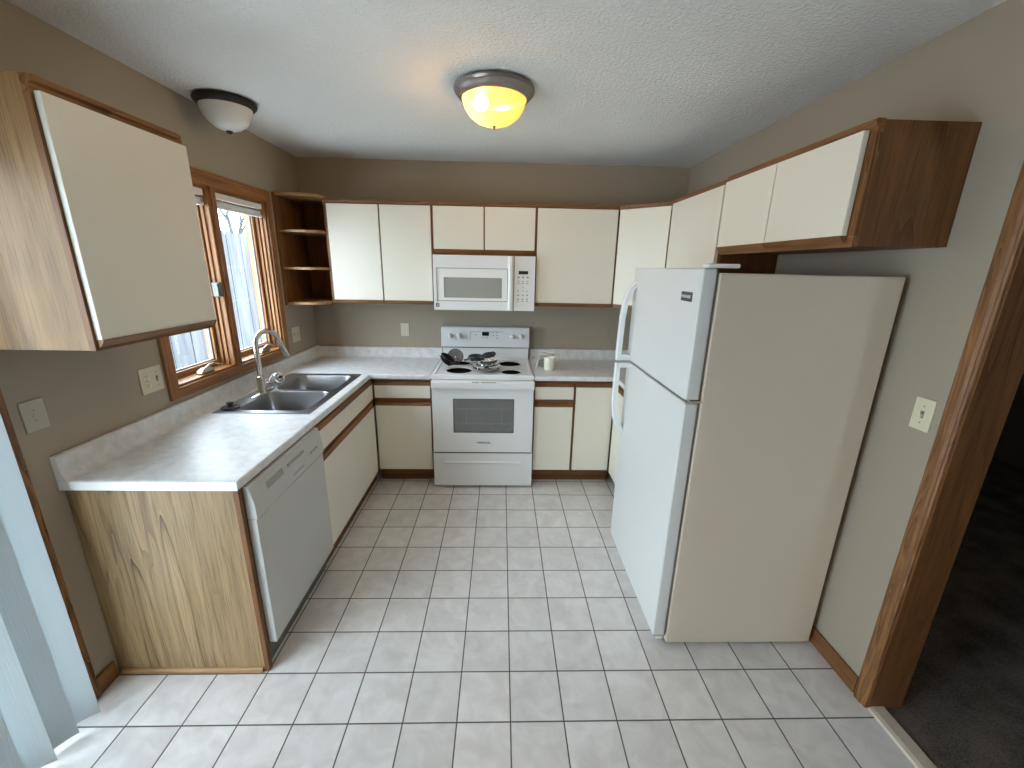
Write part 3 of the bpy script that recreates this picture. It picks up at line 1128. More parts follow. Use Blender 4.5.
def right_upper(y0, y1, z0, top, doors, zd, label, end=None):
    c = thing('wall_cabinet', (1.47, (y0 + y1) / 2, z0), label, 'cabinet', 'oak framed wall cabinets')
    bx('body', M_OAKIN, c, XF + 0.019, XR - 0.002, y0 + 0.001, y1 - 0.001, z0 + 0.006, top - 0.004)
    members('face_rail', M_OAKY, c, [(XF, XF + 0.019, y0, y1, top - 0.04, top), (XF, XF + 0.019, y0, y1, z0, z0 + 0.036)], 0.001)
    sy = [(y0, y0 + 0.035), (y1 - 0.03, y1)]
    if len(doors) > 1:
        mid = (doors[0][1] + doors[1][0]) / 2
        sy.append((mid - 0.015, mid + 0.015))
    members('face_stile', M_OAKZ, c, [(XF + 0.0002, XF + 0.0192, a, b, z0 + 0.036, top - 0.04) for a, b in sy])
    for a, b in doors:
        door_side(c, a, b, zd, top - 0.027, XF - 0.020, -1, 0.022)
    MB().prism([(XF, top - 0.026), (XF - 0.008, top - 0.020), (XF - 0.011, top - 0.004), (XF - 0.007, top), (XF, top)], 'y', y0, y1).build('top_lip', M_OAKY, c)
    return c


right_upper(-1.303, -0.614, BOTF, TOPF + 0.010, [(-1.296, -0.628)], 1.432, 'tall single door wall cabinet behind the top of the fridge')
cf = right_upper(-2.184, -1.305, 1.778, TOPF + 0.018, [(-2.154, -1.726), (-1.719, -1.312)], 1.816, 'short two door wall cabinet hanging over the fridge')

# hanging cabinet at the near end of the left wall
LX = -1.130
lc = thing('wall_cabinet', (-1.30, -2.03, 1.415), 'single door wall cabinet with tan oak side hanging beside the window', 'cabinet', 'oak framed wall cabinets')
LY0, LY1, LZ0, LZ1 = -2.316, -1.766, 1.415, 2.163
bx('side_panel', M_OAKSIDE, lc, XL + 0.001, LX - 0.019, LY0, LY0 + 0.018, LZ0 + 0.002, LZ1)
bx('body', M_OAKIN, lc, XL + 0.001, LX - 0.019, LY0 + 0.018, LY1, LZ0 + 0.010, LZ1 - 0.002)
members('face_rail', M_OAKY, lc, [(LX - 0.019, LX, LY0, LY1, LZ1 - 0.05, LZ1), (LX - 0.019, LX, LY0, LY1, LZ0, LZ0 + 0.036)], 0.001)
members('face_stile', M_OAKZ, lc, [(LX - 0.0192, LX - 0.0002, a, a + 0.03, LZ0 + 0.036, LZ1 - 0.05) for a in (LY0, LY1 - 0.03)])
door_side(lc, LY0 + 0.008, LY1 - 0.010, 1.449, 2.124, LX + 0.020, 1, 0.022)
MB().prism([(LX, LZ1 - 0.022), (LX + 0.010, LZ1 - 0.016), (LX + 0.012, LZ1 - 0.002), (LX, LZ1)], 'y', LY0, LY1 - 0.03).build('top_lip', M_OAKY, lc)

# open corner shelves
sh = thing('corner_shelf', (-1.31, -0.2, 1.395), 'open oak corner shelf unit between the window and the back wall cabinets', 'shelf')
bx('back_panel', M_OAKZ, sh, XL + 0.016, -1.175, -0.012, -0.002, 1.396, 2.165)
bx('side_panel', M_OAKZ, sh, XL + 0.001, XL + 0.016, -0.455, -0.002, 1.392, 2.168, 0.001)


def shelf_outline(y_front):
    x0, x1 = XL + 0.016, -1.1735
    pts = [(x0, -0.012), (x0, y_front)]
    pts += [(-1.30, y_front)]
    for i in range(1, 9):
        a = PI / 2 * i / 8
        pts.append((-1.30 + 0.1265 * math.sin(a), y_front + (-0.325 - y_front) * (1 - math.cos(a))))
    pts.append((x1, -0.012))
    return pts


for z, tt, yf in ((1.394, 0.019, -0.445), (1.648, 0.018, -0.440), (1.908, 0.018, -0.435), (2.150, 0.019, -0.445)):
    MB().prism(shelf_outline(yf), 'z', z, z + tt).build('shelf_board', M_OAKSTRIP, sh, 0.002)

# ---- base cabinets
BZ0, BZ1 = 0.115, 0.874


def base_back(x0, x1, bays, label, x_door0=None):
    """bays: (x0, x1, has drawer)"""
    c = thing('base_cabinet', ((x0 + x1) / 2, -0.3, 0), label, 'cabinet', 'oak framed base cabinets')
    bx('body', M_OAKIN, c, x0 + 0.001, x1 - 0.001, -0.571, -0.002, BZ0, BZ1)
    bx('toe_kick', M_TOE, c, x0, x1, -0.530, -0.512, 0.001, BZ0)
    bx('face_rail', M_OAKX, c, x0, x1, -0.590, -0.571, BZ1 - 0.04, BZ1)
    bx('face_rail', M_OAKX, c, x0, x1, -0.590, -0.571, BZ0, BZ0 + 0.03)
    xs = sorted({x0, x1} | {b[0] for b in bays} | {b[1] for b in bays})
    for xx in [x0] + [b[0] - 0.015 for b in bays[1:]] + [x1 - 0.03]:
        bx('face_stile', M_OAKZ, c, xx, xx + 0.03, -0.5898, -0.5708, BZ0 + 0.03, BZ1 - 0.04)
    for a, b, dr in bays:
        if dr:
            bx('face_rail', M_OAKX, c, a, b, -0.5899, -0.5709, 0.68, 0.72)
            door_back(c, a, b, 0.724, 0.824, -0.610, 0.026, 0.026, name='drawer_front')
            door_back(c, a, b, 0.130, 0.664, -0.610, None, 0.025)
        else:
            door_back(c, a, b, 0.130, 0.824, -0.610, None, 0.026)
    return c


base_back(-0.828, -0.390, [(-0.818, -0.402, True)], 'base cabinet with one drawer between sink run and range')
base_back(0.388, 0.704, [(0.398, 0.692, True)], 'base cabinet with one drawer beside the range, under the mug')
base_back(0.705, 1.022, [(0.712, 1.000, False)], 'full height door base cabinet with no drawer, beside the refrigerator')

# corner base under the right counter, its face behind the fridge
cb = thing('base_cabinet', (1.33, -0.66, 0), 'corner base cabinet hidden behind the fridge under the counter', 'cabinet', 'oak framed base cabinets')
bx('body', M_OAKIN, cb, 1.044, XR - 0.002, -1.300, -0.002, BZ0, BZ1)
bx('face_frame', M_OAKZ, cb, 1.024, 1.043, -1.300, -0.592, BZ0, BZ1, 0.001)
bx('toe_kick', M_TOE, cb, 1.085, 1.103, -1.300, -0.592, 0.001, BZ0)
door_side(cb, -1.285, -0.640, 0.130, 0.824, 1.004, -1, None, 0.026)

# sink base cabinet on the left run
SX = -0.824                        # outer face of the left run's doors
sb = thing('sink_base_cabinet', (-1.15, -1.1, 0), 'sink base cabinet with false drawer fronts below the steel sink', 'cabinet', 'oak framed base cabinets')
SY0, SY1 = -1.562, -0.612
bx('side_panel', M_OAKIN, sb, XL + 0.002, SX - 0.039, SY0, SY0 + 0.018, BZ0, BZ1)
bx('bottom_board', M_OAKIN, sb, XL + 0.002, SX - 0.039, SY0 + 0.018, -0.592, BZ0, BZ0 + 0.018)
bx('toe_kick', M_TOE, sb, -0.893, -0.875, SY0, -0.531, 0.001, BZ0)
members('face_rail', M_OAKY, sb, [(SX - 0.039, SX - 0.020, SY0, -0.592, a, b) for a, b in ((BZ1 - 0.04, BZ1), (BZ0, BZ0 + 0.03), (0.672, 0.722))])
members('face_stile', M_OAKZ, sb, [(SX - 0.0392, SX - 0.0202, yy, yy + 0.03, BZ0 + 0.03, BZ1 - 0.04) for yy in (SY0, -1.10, -0.622)])
for a, b in ((SY0 + 0.004, -1.088), (-1.0865, -0.634)):
    door_side(sb, a, b, 0.722, 0.842, SX, 1, 0.026, 0.024, name='false_drawer_front')
    door_side(sb, a, b, 0.126, 0.662, SX, 1, None, 0.026)

# finished oak end panel of the run
ep = thing('cabinet_end_panel', (-1.16, -2.205, 0), 'tan oak end panel with swirling grain beside the dishwasher', 'panel')
bx('panel', M_OAKPAN, ep, XL + 0.003, -0.866, -2.212, -2.196, 0.001, BZ1)
bx('edge_stile', M_OAKIN, ep, -0.8658, -0.846, -2.214, -2.192, 0.001, BZ1, 0.001)  # darker veneer stands in for the shade beside the dishwasher
MB().prism([(-2.2125, 0.001), (-2.2125, 0.024), (-2.218, 0.022), (-2.223, 0.014), (-2.224, 0.001)], 'x', XL + 0.014, -0.872).build('shoe_molding', M_OAKSTRIP, ep)

# ================================================================== COUNTERTOPS
ct = thing('countertop', (-1.15, -1.1, 0.876), 'speckled white L shaped laminate countertop around the sink', 'countertop', 'laminate worktops')
HX0, HX1, HY0, HY1 = -1.384, -0.904, -1.488, -0.662          # sink cut-out
xs = [XL + 0.001, HX0, HX1, -0.832, -0.386]
ys = [-2.226, HY0, HY1, -0.636, -0.001]
m = MB().cells(xs, ys, lambda i, j: not (i == 1 and j == 1) and (i < 3 or j == 3), 0.876, CT)
m.build('slab', M_LAM, ct, 0.010, seg=4)
cove = [(XL + 0.001, CT - 0.001), (XL + 0.001, 1.006), (XL + 0.004, 1.010), (XL + 0.018, 1.010), (XL + 0.022, 1.006), (XL + 0.024, 0.940), (XL + 0.030, 0.924), (XL + 0.044, CT - 0.001)]
MB().prism(cove, 'y', -2.226, -0.001).build('backsplash', M_LAM, ct, smooth=35)
cove_b = [(-0.001, CT - 0.001), (-0.001, 0.998), (-0.004, 1.002), (-0.018, 1.002), (-0.022, 0.998), (-0.024, 0.940), (-0.030, 0.924), (-0.044, CT - 0.001)]
MB().prism(cove_b, 'x', XL + 0.02, -0.386).build('backsplash', M_LAM, ct, smooth=35)
bx('end_cap', M_PLASTIC, ct, XL + 0.001, -0.836, -2.2285, -2.2262, 0.877, CT - 0.003)
MB().prism(cove, 'y', -2.2285, -2.2262).build('end_cap', M_PLASTIC, ct)

ct2 = thing('countertop', (1.0, -0.4, 0.876), 'speckled laminate countertop holding the white mug beside the range', 'countertop', 'laminate worktops')
xs = [0.387, 0.998, XR - 0.001]
ys = [-1.302, -0.636, -0.001]
MB().cells(xs, ys, lambda i, j: i == 1 or j == 1, 0.876, CT).build('slab', M_LAM, ct2, 0.010, seg=4)
MB().prism(cove_b, 'x', 0.387, XR - 0.001).build('backsplash', M_LAM, ct2, smooth=35)
mirror = [(XR - (p[0] - XL), p[1]) for p in cove]
MB().prism(mirror, 'y', -1.302, -0.02).build('backsplash', M_LAM, ct2, smooth=35)

# ================================================================== SINK
sk = thing('kitchen_sink', (-1.15, -1.08, CT), 'double bowl stainless steel drop in sink under the window', 'sink')
RX0, RX1, RY0, RY1 = -1.404, -0.890, -1.505, -0.648
zr = CT + 0.0045
BW = [(-1.308, -0.930, -1.458, -1.098), (-1.308, -0.930, -1.060, -0.704)]
m = MB()
ysp = (BW[0][3] + BW[1][2]) / 2
xa = RX0 + 0.012
xb = RX1 - 0.012
loops = [rrect(a, b, c, d_, 0.055, 7) for a, b, c, d_ in BW]
m.holed((BW[0][0] - 0.012, xb, RY0 + 0.012, ysp), loops[0], zr)
m.holed((BW[1][0] - 0.012, xb, ysp, RY1 - 0.012), loops[1], zr)
# back ledge for the faucet
for (p, q) in ((RY0 + 0.012, ysp), (ysp, RY1 - 0.012)):
    v = [m.b.verts.new(c) for c in ((xa, p, zr), (BW[0][0] - 0.012, p, zr), (BW[0][0] - 0.012, q, zr), (xa, q, zr))]
    m.face(v)
# rolled outer lip
lip = lambda o_, z: [(RX0 + o_, RY0 + o_, z), (RX1 - o_, RY0 + o_, z), (RX1 - o_, RY1 - o_, z), (RX0 + o_, RY1 - o_, z)]
m.loft([lip(0.012, zr), lip(0.005, zr + 0.001), lip(0.0, CT + 0.001)], caps=False)
m.build('rim', M_STEEL, sk, smooth=40)
for (a, b, c, d_), lp in zip(BW, loops):
    m = MB()
    rings = []
    for ins, z, rr in ((0, zr, 0.055), (0.004, zr - 0.006, 0.055), (0.010, CT - 0.12, 0.055), (0.018, CT - 0.158, 0.055), (0.034, CT - 0.172, 0.052), (0.10, CT - 0.176, 0.05)):
        rings.append([(p[0], p[1], z) for p in rrect(a + ins, b - ins, c + ins, d_ - ins, rr, 7)])
    cx, cy = (a + b) / 2, (c + d_) / 2
    rings.append([(cx + 0.044 * math.cos(t), cy + 0.044 * math.sin(t), CT - 0.178) for t in [math.atan2(p[1] - cy, p[0] - cx) for p in lp]])
    m.loft(rings, caps=False)
    bw_ = m.build('basin', M_STEEL, sk, smooth=50)
    dr = MB().lathe([(0.043, -0.002), (0.040, 0.001), (0.034, 0.0), (0.030, -0.008), (0.0, -0.008)], (cx, cy, CT - 0.176), 28).build('drain', M_CHROME, bw_, smooth=40)

# faucet
fc = thing('faucet', (-1.345, -1.14, zr), 'brushed nickel gooseneck faucet arching over the steel sink', 'faucet')
fx, fy = -1.334, -1.140
lp = []
m = MB()
rings = []
for hz, k in ((0.0005, 1.0), (0.006, 1.0), (0.010, 0.85)):
    rings.append([(fx + 0.030 * k * math.cos(t), fy + (0.125 * k if True else 0) * math.sin(t) * (abs(math.sin(t)) ** 0.0), zr + hz) for t in [2 * PI * i / 36 for i in range(36)]])
m.loft(rings)
m.build('base_plate', M_NICKEL, fc, smooth=45)
MB().lathe([(0.0, 0.010), (0.027, 0.010), (0.026, 0.022), (0.023, 0.030), (0.0225, 0.095), (0.020, 0.104), (0.0135, 0.110)], (fx, fy, zr), 28).build('body', M_NICKEL, fc, smooth=45)
hd = Vector((0.50, 0.866, 0)).normalized()
R_ = 0.071
pts = [(fx, fy, zr + 0.10), (fx, fy, zr + 0.2), (fx, fy, 1.223)]
for i in range(1, 15):
    a = math.radians(164) * i / 14
    q = Vector((fx, fy, 1.223)) + hd * (R_ * (1 - math.cos(a))) + Vector((0, 0, R_ * math.sin(a)))
    pts.append(tuple(q))
dirn = (Vector(pts[-1]) - Vector(pts[-2])).normalized()
e1 = Vector(pts[-1])
pts.append(tuple(e1 + dirn * 0.02))
MB().tube(pts, 0.0152, 16).build('gooseneck', M_NICKEL, fc, smooth=60)
h0 = e1 + dirn * 0.015
MB().tube([h0, h0 + dirn * 0.01, h0 + dirn * 0.065, h0 + dirn * 0.112, h0 + dirn * 0.119], [0.0155, 0.0175, 0.019, 0.0195, 0.017], 18).build('spray_head', M_NICKEL, fc, smooth=60)
hl = MB().tube([(fx + 0.012, fy + 0.014, zr + 0.062), (fx + 0.030, fy + 0.038, zr + 0.064)], [0.016, 0.014], 16).build('handle_hub', M_CHROME, fc, smooth=60)
MB().tube([(fx + 0.026, fy + 0.034, zr + 0.066), (fx + 0.040, fy + 0.048, zr + 0.090), (fx + 0.050, fy + 0.058, zr + 0.110)], [0.006, 0.005, 0.006], 10).build('lever', M_CHROME, hl, smooth=60)

# rubber stopper and chrome strainer left on the sink ledge
st = thing('sink_stopper', (-1.352, -1.425, zr), 'round black rubber sink stopper with knob lying on sink ledge', 'stopper')
MB().lathe([(0.0, 0.0008), (0.044, 0.0008), (0.047, 0.005), (0.044, 0.009), (0.020, 0.012), (0.0, 0.012)], (-1.352, -1.425, zr), 32).build('flange', M_RUBBER, st, smooth=40)
MB().lathe([(0.014, 0.011), (0.012, 0.020), (0.018, 0.026), (0.018, 0.032), (0.0, 0.034)], (-1.352, -1.425, zr), 24).build('knob', M_RUBBER, st, smooth=40)
stn = thing('basket_strainer', (-1.352, -0.90, zr), 'chrome basket strainer standing tilted on ledge behind far bowl', 'strainer')
X_ = Matrix.Translation((-1.352, -0.900, zr + 0.034)) @ Matrix.Rotation(math.radians(62), 4, 'Y') @ Matrix.Rotation(math.radians(24), 4, 'X')
MB().lathe([(0.038, 0.0), (0.036, 0.003), (0.029, 0.002), (0.027, -0.014), (0.020, -0.022), (0.0, -0.022)], (0, 0, 0), 28).build('basket', M_CHROME, stn, smooth=40, xform=X_)
MB().tube([(0, 0, -0.02), (0, 0, 0.010)], 0.0035, 10).lathe([(0.0, 0.010), (0.010, 0.012), (0.011, 0.018), (0.0, 0.021)], (0, 0, 0), 16).build('post', M_DARK, stn, smooth=40, xform=X_)

# ================================================================== DISHWASHER
dw = thing('dishwasher', (-1.1, -1.88, 0), 'white built in dishwasher between oak end panel and sink cabinet', 'dishwasher')
DX = -0.812
D0, D1 = -2.187, -1.568
bx('tub', M_KICK, dw, XL + 0.06, -0.848, D0 + 0.004, D1 - 0.004, 0.10, 0.868)
MB().prism([(-0.847, 0.128), (DX - 0.004, 0.128), (DX, 0.132), (DX, 0.722), (DX - 0.004, 0.726), (-0.847, 0.726)], 'y', D0, D1).build('door', M_DW, dw, 0.003)
cp = MB().prism([(-0.847, 0.728), (DX + 0.002, 0.728), (DX + 0.004, 0.735), (DX + 0.001, 0.800), (DX - 0.012, 0.862), (DX - 0.018, 0.868), (-0.847, 0.868)], 'y', D0, D1).build('control_panel', M_DW, dw, 0.002)
# vent grille, latch pull and print on the control panel
pxa = lambda z: DX + 0.001 + (0.800 - z) * 0.21 if z > 0.8 else DX + 0.003
for i in range(5):
    z = 0.806 + i * 0.006
    MB().box(pxa(z) - 0.004, pxa(z) + 0.0012, D0 + 0.10, D0 + 0.23, z, z + 0.003).build('vent_slot', M_SOFTMARK, cp)
MB().box(DX - 0.006, DX + 0.003, D0 + 0.27, D0 + 0.42, 0.816, 0.828).build('latch_pull', M_SOFTMARK, cp, 0.002)
for i in range(6):
    MB().box(DX + 0.0005, DX + 0.0044, D0 + 0.30 + i * 0.018, D0 + 0.312 + i * 0.018, 0.756, 0.762).build('button', M_SOFTMARK, cp)
for i in range(3):
    MB().box(DX + 0.0005, DX + 0.0044, D0 + 0.48 + i * 0.03, D0 + 0.496 + i * 0.03, 0.780, 0.788).build('button', M_SOFTMARK, cp)
bx('kick_plate', M_KICK, dw, -0.885, -0.868, D0, D1, 0.002, 0.118)

# ================================================================== RANGE
rg = thing('electric_range', (0, -0.33, 0), 'white electric coil range with burners removed, below the microwave', 'range')
bx('body', M_WHITE, rg, -0.377, 0.377, -0.632, -0.012, 0.03, 0.884)
m = MB()
for sx in (-0.33, 0.33):
    for sy in (-0.58, -0.08):
        m.lathe([(0.016, 0), (0.016, 0.03)], (sx, sy, 0.0005), 12, caps=True)
m.build('feet', M_DARK, rg)
# cooktop with four open burner wells
C0, C1 = -0.640, -0.066
WELLS = [(-0.190, -0.487, 0.100), (-0.190, -0.225, 0.078), (0.205, -0.238, 0.094), (0.212, -0.520, 0.078)]
m = MB()
zt = CT + 0.001
ym = -0.365
xL_, xR_ = -0.352, 0.352
y0_, y1_ = -0.622, -0.085


def circ(cx, cy, r, n=40):
    return [(cx + r * math.cos(2 * PI * i / n + 0.01), cy + r * math.sin(2 * PI * i / n + 0.01)) for i in range(n)]


for (cx, cy, r) in WELLS:
    rect = (xL_ if cx < 0 else 0.0, 0.0 if cx < 0 else xR_, y0_ if cy < ym else ym, ym if cy < ym else y1_)
    m.holed(rect, circ(cx, cy, r), zt)
    m.loft([[(p[0], p[1], z) for p in circ(cx, cy, rr)] for rr, z in ((r, zt), (r - 0.002, zt - 0.006), (r - 0.003, zt - 0.02))], caps=False)
ri = lambda o_, z: [(xL_ - o_, y0_ - o_ * 0.62, z), (xR_ + o_, y0_ - o_ * 0.62, z), (xR_ + o_, y1_ + o_ * 0.62, z), (xL_ - o_, y1_ + o_ * 0.62, z)]
m.loft([ri(0, zt), ri(0.006, zt + 0.004), ri(0.022, zt + 0.005), ri(0.029, zt + 0.001), ri(0.030, zt - 0.022), ri(0.030, zt - 0.030)], caps=False)
ck = m.build('cooktop', M_WHITE, rg, smooth=40)
for (cx, cy, r) in WELLS:
    MB().lathe([(r + 0.012, 0.0006), (r + 0.008, 0.003), (r - 0.001, 0.001)], (cx, cy, zt), 40).build('well_rim', M_WHITE, ck, smooth=40)
    MB().lathe([(r - 0.002, -0.004), (r - 0.004, -0.020), (0.0, -0.026)], (cx, cy, zt), 40).build('burner_well', M_BLACK, ck, smooth=40)
# riser and backguard
MB().prism([(-0.075, CT), (-0.078, 0.93), (-0.066, 1.018), (-0.014, 1.018), (-0.014, CT)], 'x', -0.372, 0.372).build('riser', M_WHITE, rg, 0.002)
bx('vent_gap', M_BLACK, rg, -0.370, 0.370, -0.068, -0.016, 1.016, 1.026)
bgd = MB().prism([(-0.094, 1.025), (-0.096, 1.035), (-0.080, 1.188), (-0.072, 1.197), (-0.012, 1.197), (-0.012, 1.025)], 'x', -0.380, 0.376).build('backguard', M_WHITE, rg, 0.004)
ybg = lambda z: -0.096 + (z - 1.035) * (0.016 / 0.153)
tilt = math.atan2(0.016, 0.153)
for kx in (-0.300, -0.222, 0.228, 0.303):
    k_ = MB().lathe([(0.0, -0.034), (0.013, -0.034), (0.017, -0.030), (0.020, -0.006), (0.023, 0.0)], (kx, ybg(1.120), 1.120), 24, 'y').build('knob', M_PLASTIC, bgd, smooth=40)
    bx('grip', M_PLASTIC, k_, kx - 0.0045, kx + 0.0045, ybg(1.12) - 0.040, ybg(1.12) - 0.030, 1.104, 1.136, 0.002)
bx('display', M_DISPLAY, bgd, -0.030, 0.028, ybg(1.14) - 0.0022, ybg(1.14) + 0.006, 1.124, 1.157)
m = MB()
for (a, b, c, d_) in ((-0.133, -0.131, 1.085, 1.160), (-0.131, 0.150, 1.158, 1.160)):
    m.box(a, b, ybg(c) - 0.0010, ybg(c) + 0.012, c, d_)
m.build('panel_outline', M_GREYMARK, bgd)
for i, (a, c) in enumerate(((-0.084, 1.133), (0.066, 1.152), (0.098, 1.152), (0.066, 1.128), (0.098, 1.128), (0.098, 1.104), (-0.028, 1.108), (0.012, 1.108))):
    MB().box(a - 0.006, a + 0.006, ybg(c) - 0.0014, ybg(c) + 0.004, c - 0.003, c + 0.003).build('button', M_GREYMARK, bgd)
# oven door with a window onto the racks
OY = -0.668
od = thing_root = rg
WX0, WX1, WZa, WZb = -0.222, 0.237, 0.469, 0.742
m = MB()
m.box(-0.378, WX0, OY, -0.634, 0.308, 0.880).box(WX1, 0.380, OY, -0.634, 0.308, 0.880)
m.box(WX0, WX1, OY, -0.634, 0.308, WZa).box(WX0, WX1, OY, -0.634, WZb, 0.880)
odoor = m.build('oven_door', M_WHITE, rg)
MB().box(WX0, WX1, OY + 0.003, OY + 0.007, WZa, WZb).build('oven_window', M_OVENGLASS, odoor)
m = MB()
for (a, b, c, d_) in ((WX0, WX0 + 0.006, WZa, WZb), (WX1 - 0.006, WX1, WZa, WZb), (WX0, WX1, WZa, WZa + 0.006), (WX0, WX1, WZb - 0.006, WZb)):
    m.box(a, b, OY + 0.0015, OY + 0.004, c, d_)
m.build('window_border', M_BADGE, odoor)
text('brand_lettering', 'WHIRLPOOL', 0.0185, M_BADGE, odoor, (0.007, OY - 0.0004, 0.387), (PI / 2, 0, 0))
# oven cavity and racks seen through the window, in front of the body
MB().box(WX0 - 0.01, WX1 + 0.01, -0.6345, -0.6325, WZa - 0.01, WZb + 0.01).build('oven_cavity', M_KICK, odoor)
m = MB()
for z in (0.535, 0.655):
    m.tube([(WX0 + 0.02, -0.645, z), (WX1 - 0.02, -0.645, z)], 0.0026, 6)
for xx in (-0.125, 0.145):
    m.tube([(xx, -0.645, 0.515), (xx, -0.645, 0.655)], 0.0026, 6)
m.build('rack_wires', M_PLASTIC, odoor)
hprof = [(OY - 0.002, 0.884), (OY - 0.030, 0.884), (OY - 0.040, 0.876), (OY - 0.042, 0.852), (OY - 0.036, 0.830), (OY - 0.024, 0.822), (OY - 0.018, 0.834), (OY - 0.016, 0.866), (OY - 0.002, 0.870)]
hn = MB().prism(hprof, 'x', -0.376, 0.382).build('door_handle', M_WHITE, odoor, smooth=40)
m = MB()
for sx in (-0.376, 0.362):
    m.box(sx, sx + 0.020, OY - 0.034, OY + 0.001, 0.824, 0.880)
m.build('handle_end', M_WHITE, hn, 0.004)
m = MB()
xx = -0.075
for grp in (4, 9):
    for i in range(grp):
        m.box(xx, xx + 0.007, OY - 0.041, OY - 0.034, 0.8765, 0.8830)
        xx += 0.012
    xx += 0.022
m.build('handle_print', M_GREYMARK, hn)
bx('door_gap', M_BLACK, rg, -0.374, 0.376, -0.660, -0.630, 0.296, 0.310)
# storage drawer with a scooped pull
m = MB()
poly = [(-0.634, 0.022), (OY, 0.022), (OY, 0.200), (OY - 0.0, 0.208), (OY - 0.008, 0.214), (OY - 0.010, 0.222), (OY + 0.006, 0.232), (OY + 0.010, 0.245), (OY, 0.250), (OY, 0.297), (-0.634, 0.297)]
m.prism(poly, 'x', -0.300, 0.304)
flat = [(-0.634, 0.022), (OY, 0.022), (OY, 0.297), (-0.634, 0.297)]
m.prism(flat, 'x', -0.380, -0.300).prism(flat, 'x', 0.304, 0.384)
m.build('storage_drawer', M_WHITE, rg, smooth=30)

# loose burner parts left on the cooktop
CW = zt + 0.006


def coil_mesh(mb, r0, r1, turns=4, tr=0.0042, z=0.0):
    n = turns * 26
    pts = []
    for i in range(n + 1):
        t = i / n
        r = r0 + (r1 - r0) * t
        a = 2 * PI * turns * t
        pts.append((r * math.cos(a), r * math.sin(a), z))
    mb.tube(pts, tr, 6)
    return mb


def burner(X_, r, label, prongs=True):
    loc = X_.to_translation()
    t = thing('burner_coil', loc, label, 'burner', 'loose burner coils on the cooktop')
    coil_mesh(MB(), 0.006, r, 5, 0.0052).build('heating_coil', M_COIL, t, smooth=60, xform=X_)
    m = MB()
    for k in range(3):
        a = 2 * PI * k / 3 + 0.4
        c, s_ = math.cos(a), math.sin(a)
        m.prism([(0.0, -0.006), (r, -0.006), (r, -0.012), (0.0, -0.018)], 'y', -0.0012, 0.0012) if False else m.loft([[(c * 0.006 - s_ * w_, s_ * 0.006 + c * w_, h) for w_, h in ((-0.0015, -0.006), (0.0015, -0.006), (0.0015, -0.018), (-0.0015, -0.018))], [(c * r - s_ * w_, s_ * r + c * w_, h) for w_, h in ((-0.0015, -0.006), (0.0015, -0.006), (0.0015, -0.012), (-0.0015, -0.012))]])
    m.build('support_spider', M_COIL, t, xform=X_)
    if prongs:
        m = MB().tube([(r, -0.008, 0), (r + 0.02, -0.008, -0.004), (r + 0.045, -0.008, -0.006)], 0.0035, 8).tube([(r, 0.008, 0), (r + 0.02, 0.008, -0.004), (r + 0.045, 0.008, -0.006)], 0.0035, 8)
        m.build('terminal_prongs', M_COIL, t, smooth=60, xform=X_)
    return t


RX = lambda d_: Matrix.Rotation(math.radians(d_), 4, 'X')
RYm = lambda d_: Matrix.Rotation(math.radians(d_), 4, 'Y')
RZ = lambda d_: Matrix.Rotation(math.radians(d_), 4, 'Z')
TR = lambda x, y, z: Matrix.Translation((x, y, z))
burner(TR(-0.236, -0.300, CW + 0.064) @ RX(60) @ RYm(6) @ RZ(-60), 0.068, 'black coil burner standing steeply at the back of the range top', False)
burner(TR(-0.292, -0.405, CW + 0.062) @ RX(24) @ RYm(34) @ RZ(150), 0.066, 'black coil burner slanted with its outer edge up in front of another coil', False)
burner(TR(-0.066, -0.290, CW + 0.056) @ RX(12) @ RYm(3) @ RZ(-150), 0.068, 'black coil burner lying flat behind the stacked chrome drip bowls')
burner(TR(0.030, -0.245, CW + 0.070) @ RX(12) @ RYm(-10) @ RZ(60), 0.060, 'smallest black coil burner overlapping the flat coil behind the drip bowls', False)


def drip(X_, r, label):
    t = thing('drip_bowl', X_.to_translation(), label, 'drip bowl', 'chrome drip bowls stacked on the cooktop')
    MB().lathe([(r + 0.010, 0.001), (r + 0.008, 0.004), (r, 0.003), (r * 0.93, -0.006), (r * 0.8, -0.014), (r * 0.5, -0.019), (r * 0.24, -0.017), (r * 0.22, -0.0175), (r * 0.5, -0.0205), (r * 0.81, -0.0155), (r * 0.95, -0.007), (r, 0.001), (r + 0.010, -0.001)], (0, 0, 0), 40).build('bowl', M_CHROME, t, smooth=40, xform=X_)
    return t


drip(TR(0.024, -0.478, CW + 0.021), 0.100, 'large chrome drip bowl lowest in the front stack on the cooktop')
drip(TR(0.022, -0.472, CW + 0.031) @ RX(2), 0.100, 'large chrome drip bowl second from the bottom of the front stack')
drip(TR(0.040, -0.462, CW + 0.053) @ RX(3) @ RYm(-5), 0.080, 'small chrome drip bowl on top of the front stack')
drip(TR(-0.066, -0.268, CW + 0.020), 0.078, 'small chrome drip bowl under the flat black coil')


# ================================================================== MICROWAVE
mw = thing('microwave', (0, -0.2, 1.37), 'white over the range microwave under the short wall cabinet', 'microwave')
MZ0, MZ1, MYF = 1.372, 1.774, -0.410
bx('body', M_WHITE, mw, -0.379, 0.381, -0.368, -0.003, MZ0 + 0.004, MZ1, 0.002)
bx('base_plate', M_KICK, mw, -0.372, 0.374, -0.385, -0.01, MZ0 - 0.003, MZ0 + 0.004)
